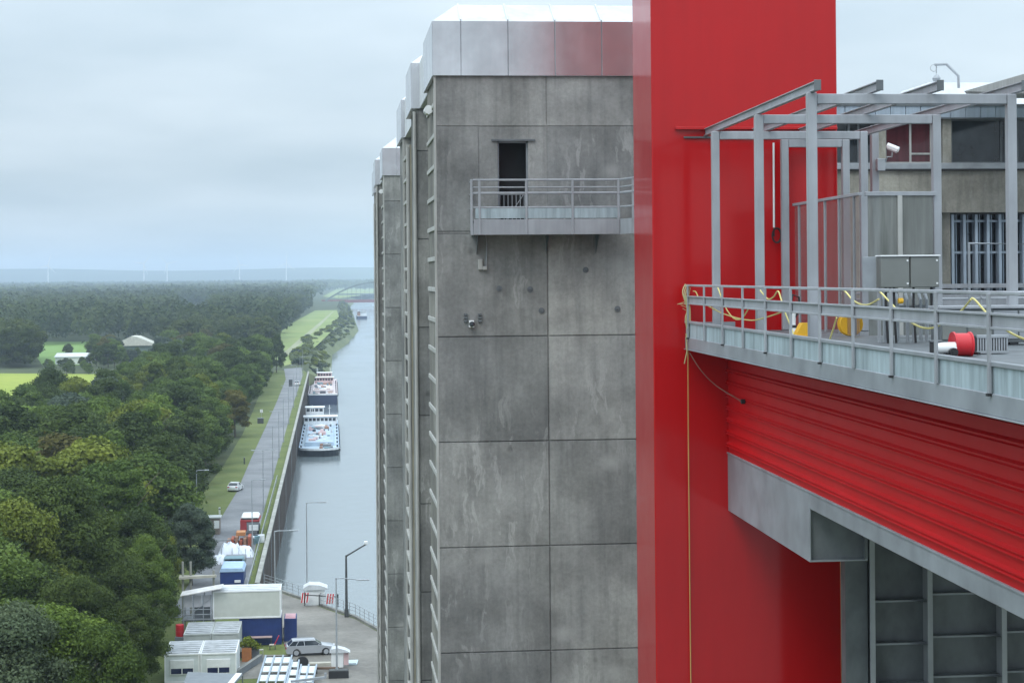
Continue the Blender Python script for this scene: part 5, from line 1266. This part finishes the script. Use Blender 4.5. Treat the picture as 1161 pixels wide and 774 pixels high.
# racks with pale panels: two sets of three tracks
def rack(label, px0, px1, D0, D1_, ntr, cy0, cy1):
    o = thing('panel_rack', label, 'rack', (hy((px0 + px1) / 2, 760, D0).x, D0, 0))
    A = hz(px0[0], px0[1], 1.0); B = hz(px0[2], px0[3], 1.0); C_ = hz(px1[0], px1[1], 1.0); E = hz(px1[2], px1[3], 1.0); return o, A, B, C_, E
def tracks(label, nl, nr, fl, fr_, n, rows):
    """nl,nr near-left/right pixels; fl,fr far-left/right pixels, at bench height"""
    NL, NR, FL, FR = [hz(p[0], p[1], .9) for p in (nl, nr, fl, fr_)]
    o = thing('panel_rack', label, 'rack', (NL.x, NL.y, 0)); g = lambda u, v: NL.lerp(NR, u).lerp(FL.lerp(FR, u), v)
    m = MB()
    for k in range(n + 1): m.beam(g(k / n, 0), g(k / n, 1), .14, .16)
    m.build('side_rail', PBLUE, o)
    for k in range(n):
        for j in range(rows):
            a, b = k / n + .04, (k + 1) / n - .04; c, d = j / rows + .045, (j + 1) / rows - .045
            m = MB(); Q = [g(a, c), g(b, c), g(b, d), g(a, d)]; m.poly(Q); m.poly([p - Vector((0, 0, .06)) for p in Q])
            for i in range(4): m.poly([Q[i], Q[(i + 1) % 4], Q[(i + 1) % 4] - Vector((0, 0, .06)), Q[i] - Vector((0, 0, .06))])
            m.build('panel', CABW, o)
    for j in range(rows + 1):
        m = MB(); m.beam(g(0, j / rows) - Vector((0, 0, .12)), g(1, j / rows) - Vector((0, 0, .12)), .22, .12); m.build('cross_beam', BLACK, o)
    m = MB()
    for k in (0, n):
        for v in (0, .5, 1): p = g(k / n, v); m.beam((p.x, p.y, 0), (p.x, p.y, p.z - .1), .1)
    m.build('leg', DKST, o)
    return o
tracks('left rack of three long tracks holding pale panels on the grass', (289, 784), (320, 784), (301.5, 743), (331, 742.5), 3, 4)
tracks('middle rack track with pale panels beside the left rack', (322, 786), (334, 786), (331.5, 748), (339, 748), 1, 4)
tracks('right rack of two short tracks holding pale panels on the grass', (335, 786), (352, 786), (341.5, 753), (359, 753), 2, 3)
tb = thing('steel_beam', 'long pale steel beam lying across the right rack', 'beam', (*gp(350, 770), .0)); a, b = hz(330, 772, 1.15), hz(369, 767.5, 1.15); MB().beam(a, b, .18, .2).build('body', GALV, tb); MB().beam(b, b + Vector((.0, .0, .4)), .2).build('end_post', GALV, tb)
# gas cabinet, boards and crate
gb = thing('gas_cabinet', 'white hooded cabinet beside the near lamp post', 'cabinet', (*gp(383, 757), 0)); m = MB(); m.bbox(-.6, .5, -.3, .5, .1, 1.5, .03); m.build('body', WHITE, gb, True); m = MB(); m.prism([(-.75, 1.5), (1.15, 1.5), (.7, 1.75), (0, 1.95), (-.55, 1.85)], -.5, .8, lambda u, v, t_: (u, t_, v)); m.build('hood', ROOFW, gb, True)
m = MB(); m.bbox(.55, 1.0, -.2, .3, .3, 1.4, .03); m.build('side_box', CLUT[4], gb, True)
lb_ = thing('board', 'pale blue board lying on the paving by the white cabinet', 'board', (*gp(399, 752), .07)); m = MB(); m.prism([(-.55, -.9), (.45, -.9), (.6, 1.1), (-.5, 1.0)], 0, .08, lambda u, v, t_: (u, v, t_)); m.build('sheet', plain('pale_blue_sheet', (.50, .62, .66), .5), lb_, True); MB().beam((-.5, -.8, .1), (.4, -.8, .1), .1).build('batten', GALV, lb_, True)
cr_ = thing('crate', 'black crate on the grass under the white cabinet', 'crate', (*gp(384, 768), 0)); MB().bbox(-.9, .9, -.5, .5, 0, .7, .03).build('body', BLACK, cr_, True); MB().bbox(-.85, .85, -.45, .45, .7, .76, .02).build('lid', DKST, cr_, True)
bn_ = thing('timber_bench', 'low stack of pale boards left of the white cabinet', 'boards', (*gp(368, 761), 0)); m = MB(); m.bbox(-1.4, .6, -.2, .4, .55, .85, .02); m.build('board', plain('pale_timber', (.42, .40, .34), .8), bn_, True); m = MB(); m.beam((-1.5, -.6, .5), (1.3, -1.0, .5), .3, .2); m.build('beam', plain('brown_timber', (.14, .09, .06), .85), bn_, True)
tyr = thing('tyre', 'black tyre standing behind the right rack', 'tyre', (*gp(343, 757), .0)); MB().lathe([(.25, -.14), (.52, -.12), (.56, 0), (.52, .12), (.25, .14)], (0, 0, .56), 'y', 20).build('tread', BLACK, tyr, True, True); MB().lathe([(.05, -.05), (.25, -.04), (.25, .04), (.05, .05)], (0, 0, .56), 'y', 16).build('rim', CLUT[0], tyr, True)
# garden corner
ORW = plain('orange_wood', (.36, .14, .05), .75)
pb = thing('planter', 'orange wooden planter box with a yellowing plant beside the cabins', 'planter', (*gp(280, 749), 0))
m = MB()
for k in range(5): m.bbox(-.45 + k * .18, -.28 + k * .18, -.4, -.36, .02, 1.3, .01)
m.box(-.44, .44, -.36, .4, 0, 1.25); m.build('box', ORW, pb, True)
rng = np.random.default_rng(99); cm2 = leaf_mesh('plant', [(0, 0, 1.7, .5), (.5, .1, 1.6, .5), (-.4, .1, 1.5, .4), (.9, .2, 1.3, .4), (.1, 0, 2.1, .3)], 700, .22, rng, .8, LEAF['yellow green']); pl_ = bpy.data.objects.new('plant', cm2); COL.objects.link(pl_); pl_.parent = pb
db = thing('crate', 'dark crate beside the orange planter', 'crate', (*gp(289, 747), 0)); MB().bbox(-.42, .42, -.3, .4, 0, 1.05, .02).build('body', CLUT[0], db, True); MB().bbox(-.44, .44, -.32, .42, 1.05, 1.1, .01).build('lid', DKST, db, True)
wb_ = thing('stool', 'pale wooden stool between dark crate and table', 'stool', (*gp(296, 745), 0)); MB().bbox(-.22, .22, -.2, .2, .7, .78, .02).build('seat', plain('pale_timber', (.42, .40, .34), .8), wb_, True)
for sx in (-.18, .18):
    for sy in (-.16, .16): MB().beam((sx, sy, 0), (sx, sy, .7), .06).build('leg', plain('pale_timber', (.42, .40, .34), .8), wb_, True)
gt = thing('table', 'low garden table in front of the blue container', 'table', (*gp(297, 732), 0)); MB().bbox(-1.1, 1.0, -.4, .4, .85, .93, .02).build('tabletop', plain('pinkish_wood', (.40, .28, .26), .7), gt, True)
for sx in (-1, .9):
    for sy in (-.3, .3): MB().beam((sx, sy, 0), (sx, sy, .85), .08).build('leg', DKST, gt, True)
gc = thing('chair', 'red backed garden chair at the table end', 'chair', (*gp(309, 736), 0)); MB().bbox(-.3, .3, -.25, .25, .45, .52, .02).build('seat', plain('pale_timber', (.42, .40, .34), .8), gc, True); m = MB(); m.beam((.2, 0, .5), (.62, 0, 1.35), .5, .07); m.build('backrest', REDP, gc, True)
for sx in (-.25, .25):
    for sy in (-.2, .2): MB().beam((sx, sy, 0), (sx, sy, .45), .06).build('leg', DKST, gc, True)
wt_ = thing('chair', 'white plastic chair against the blue container', 'chair', (*gp(324, 724), 0)); MB().bbox(-.3, .3, -.25, .3, .45, .52, .03).build('seat', WHITE, wt_, True); MB().bbox(-.3, .3, .25, .32, .5, 1.1, .03).build('backrest', WHITE, wt_, True)
for sx in (-.26, .26):
    for sy in (-.2, .26): MB().beam((sx, sy, 0), (sx, sy, .45), .06).build('leg', WHITE, wt_, True)
kn = thing('bucket', 'round white tub by the cabin corner beside the planter', 'tub', (*gp(272.5, 745), 0)); m = MB(); m.lathe([(.2, .5), (.34, .7), (.36, 1.0), (.25, 1.25), (.05, 1.33)], (0, 0, 0), 'z', 16); m.build('tub', WHITE, kn, True, True); MB().bbox(-.3, .3, -.25, .25, 0, .6, .03).build('stand', DKST, kn, True)
wall_ = thing('retaining_wall', 'low mossy grey wall edging the planted strip by the racks', 'wall', (*gp(290, 757), 0)); a, b = gp(262, 772), gp(296, 749); MB().beam((a[0], a[1], .3), (b[0], b[1], .3), .3, .6).build('body', CLUT[0], wall_); MB().beam((a[0], a[1], .63), (b[0], b[1], .63), .36, .06).build('coping', GREYK, wall_)
# things stored along the road behind the cabins
tr = thing('trailer', 'covered blue trailer with pale blue top behind the cream cabin', 'trailer', (*gp(263, 669), 0)); m = MB(); m.bbox(-1.35, 1.35, 0, 5.2, .7, 2.2, .05); m.build('body', BLUE, tr, True)
m = MB(); m.prism([(-1.42, 2.15), (1.42, 2.15), (1.2, 2.55), (-1.2, 2.6)], -.1, 5.3, lambda u, v, t_: (u, t_, v)); m.build('cover', plain('pale_blue_tarp', (.36, .50, .68), .5), tr, True)
for sx in (-1.1, 1.1):
    for y in (1.6, 3.4): MB().lathe([(.2, -.12), (.4, -.1), (.4, .1), (.2, .12)], (sx, y, .4), 'x', 14).build('wheel', BLACK, tr, True)
MB().bbox(.3, 1.0, -.12, -.02, .9, 1.2, .02).build('number_plate', WHITE, tr, True)
tl_ = thing('truck', 'teal and grey truck parked behind the covered blue trailer', 'truck', (*gp(265, 651), 0)); MB().bbox(-1.2, 1.2, 0, 2, .5, 2.0, .1).build('cab', CLUT[1], tl_, True); MB().bbox(-1.25, 1.25, 2.1, 6.5, .8, 1.5, .05).build('bed', CLUT[0], tl_, True); MB().bbox(-1.05, 1.05, -.02, .3, 1.3, 1.9, .03).build('windscreen', GLASS, tl_, True)
for sx in (-1.05, 1.05):
    for y in (.8, 5): MB().lathe([(.2, -.12), (.45, -.1), (.45, .1), (.2, .12)], (sx, y, .45), 'x', 14).build('wheel', BLACK, tl_, True)
TARP = plain('white_tarp', (.66, .70, .78), .45, 0, .1)
def tarp(label, px, py, w, d, h, seed):
    g_ = gp(px, py); o = thing('covered_pile', label, 'pile', (g_[0], g_[1], 0)); rg = random.Random(seed); m = MB(); N_ = 12
    hh = [[0] * (N_ + 1) for _ in range(N_ + 1)]
    for i in range(N_ + 1):
        for j in range(N_ + 1):
            u, v = i / N_ * 2 - 1, j / N_ * 2 - 1; hh[i][j] = h * max(0, 1 - max(abs(u), abs(v)) ** 3.5) * (.75 + .35 * rg.random()); m.v.append((u * w / 2, v * d / 2 + d / 2, hh[i][j]))
    for i in range(N_):
        for j in range(N_): m.f.append((i * (N_ + 1) + j, (i + 1) * (N_ + 1) + j, (i + 1) * (N_ + 1) + j + 1, i * (N_ + 1) + j + 1))
    m.build('tarpaulin', TARP, o, True, True)
    m = MB()
    for sx in (-.3, .1, .35): m.beam((sx * w, -.02, .02), (sx * w, .6, h * .8), .06)
    m.build('strap', CLUT[0], o, True); return o
tarp('large pile under a crumpled white tarpaulin beside the grey-green tree', 260, 636, 3.4, 5, 2.0, 1); tarp('lower white tarpaulin pile right of the large one', 276, 632, 2.6, 3.2, 1.3, 2); tarp('small white tarpaulin pile at the roots of the grey-green tree', 248, 640, 2.0, 2.5, 1.1, 4)
RUST = plain('rust_red_steel', (.32, .075, .035), .7)
cs = thing('frame_stack', 'stack of rust red steel frames behind the white tarpaulins', 'steel frames', (*gp(270, 623), 0)); 
for k in range(6):
    m = MB(); x = -1.5 + k * .55; m.bbox(x, x + .4, 0, 3, 0, 1.2 + .25 * (k % 3), .03); m.build('frame', RUST if k % 2 else CLUT[3], cs, True)
m = MB(); m.beam((-3.2, .5, 1.2), (.2, .2, 1.3), .18); m.build('bar', GALV, cs, True)
MB().bbox(-.3, .9, 1, 3, 1.7, 2.2, .04).build('load', plain('orange_load', (.45, .2, .08), .7), cs, True)
ds = thing('debris_heap', 'dark heap of scrap between the rust red frames and the quay', 'heap', (*gp(285, 618), 0)); rg = random.Random(5)
for k in range(9): m = MB(); x, y = rg.uniform(-.9, .9), rg.uniform(0, 3); m.bbox(x, x + rg.uniform(.3, .9), y, y + .6, 0, rg.uniform(.4, 1.2), .03); m.build('scrap', rg.choice(CLUT), ds, True)
rt = thing('truck', 'red flatbed truck with white load standing on the road by the quay', 'truck', (*gp(283, 606), 0))
MB().bbox(-1.25, 1.3, 0, 1.6, .5, 2.1, .06).build('cab', CLUT[0], rt, True); FRED = plain('faded_red_paint', (.30, .03, .035), .6); MB().bbox(-1.3, -.4, -.1, .0, .5, 2.1, .03).build('rear_panel', FRED, rt, True); MB().bbox(-1.3, 1.4, -.08, 5.0, 1.8, 2.1, .05).build('bed', FRED, rt, True)
MB().bbox(-1.2, 1.3, .4, 4.8, 2.1, 2.6, .2).build('load', WHITE, rt, True); MB().bbox(-.1, 1.2, -.06, -.01, .6, 1.4, .02).build('tailgate', CLUT[2], rt, True)
for sx in (-1.1, 1.15):
    for y in (.9, 5): MB().lathe([(.2, -.12), (.48, -.1), (.48, .1), (.2, .12)], (sx, y, .48), 'x', 14).build('wheel', BLACK, rt, True)
hu = thing('hut', 'small brown hut with pale panel at the verge behind the grey-green tree', 'hut', (*gp(241, 606), 0)); MB().bbox(-1.3, 1.0, 0, 2.2, 0, 2.3, .05).build('wall', plain('brown_grey_wall', (.22, .18, .15), .8), hu, True); MB().bbox(-1.5, 1.2, -.2, 2.4, 2.3, 2.5, .04).build('roof', GREYW, hu, True); MB().bbox(.2, .95, -.04, .0, .9, 2.0, .01).build('panel', WHITE, hu, True)
sg = thing('sign', 'small white sign on a post at the verge beside a dark box', 'sign', (*gp(296.5, 476), 0)); MB().beam((0, 0, 0), (0, 0, 2.6), .1).build('post', GALV, sg, True); MB().bbox(-.35, .35, -.05, .0, 1.9, 2.7, .01).build('sign_board', WHITE, sg, True)
sb = thing('bin', 'dark box standing on the verge below the white sign', 'box', (*gp(296, 480), 0)); MB().bbox(-.9, .6, 0, 1, 0, 1.3, .04).build('body', DKST, sb, True); MB().bbox(-.95, .65, -.05, 1.05, 1.3, 1.4, .02).build('lid', CLUT[0], sb, True)
vp = thing('post', 'short dark post standing alone in the middle of the verge', 'post', (*gp(277, 526), 0)); MB().beam((0, 0, 0), (0, 0, 1.2), .25).build('shaft', DKST, vp, True); MB().beam((0, 0, 1.2), (0, 0, 1.3), .32).build('cap', CLUT[0], vp, True)
wp = thing('post', 'small white marker post at the verge corner near the hut', 'post', (*gp(249, 583), 0)); MB().beam((0, 0, 0), (0, 0, 1.1), .25).build('shaft', WHITE, wp, True); MB().beam((0, 0, .75), (0, 0, .9), .27).build('band', BLACK, wp, True)
# crash barrier along the quay road
cb2 = thing('guard_rail', 'pale guard rail between road and quay wall near the red truck', 'guard rail', (-9.9, 240, 0)); m = MB(); m.beam((-9.9, 212, .75), (-9.9, 330, .75), .06, .3); m.build('rail', GALV, cb2)
m = MB()
for k in range(30): m.beam((-9.9, 212 + 4 * k, 0), (-9.9, 212 + 4 * k, .75), .1)
m.build('post', GALV, cb2)

# ------------------------------------------------------------------ hazy air over the plain
hzm = bpy.data.materials.new('haze'); hzm.use_nodes = True; nt = hzm.node_tree; nt.nodes.clear()
o_ = nt.nodes.new('ShaderNodeOutputMaterial'); pv = nt.nodes.new('ShaderNodeVolumePrincipled'); pv.inputs['Color'].default_value = (.69, .82, 1.0, 1); pv.inputs['Density'].default_value = HAZE = 1.4e-4
nt.links.new(pv.outputs[0], o_.inputs['Volume'])
m = MB(); m.box(-7200, 7200, -120, 14000, -11, 175); hzo = m.build('haze', hzm); tag(hzo, kind='stuff')
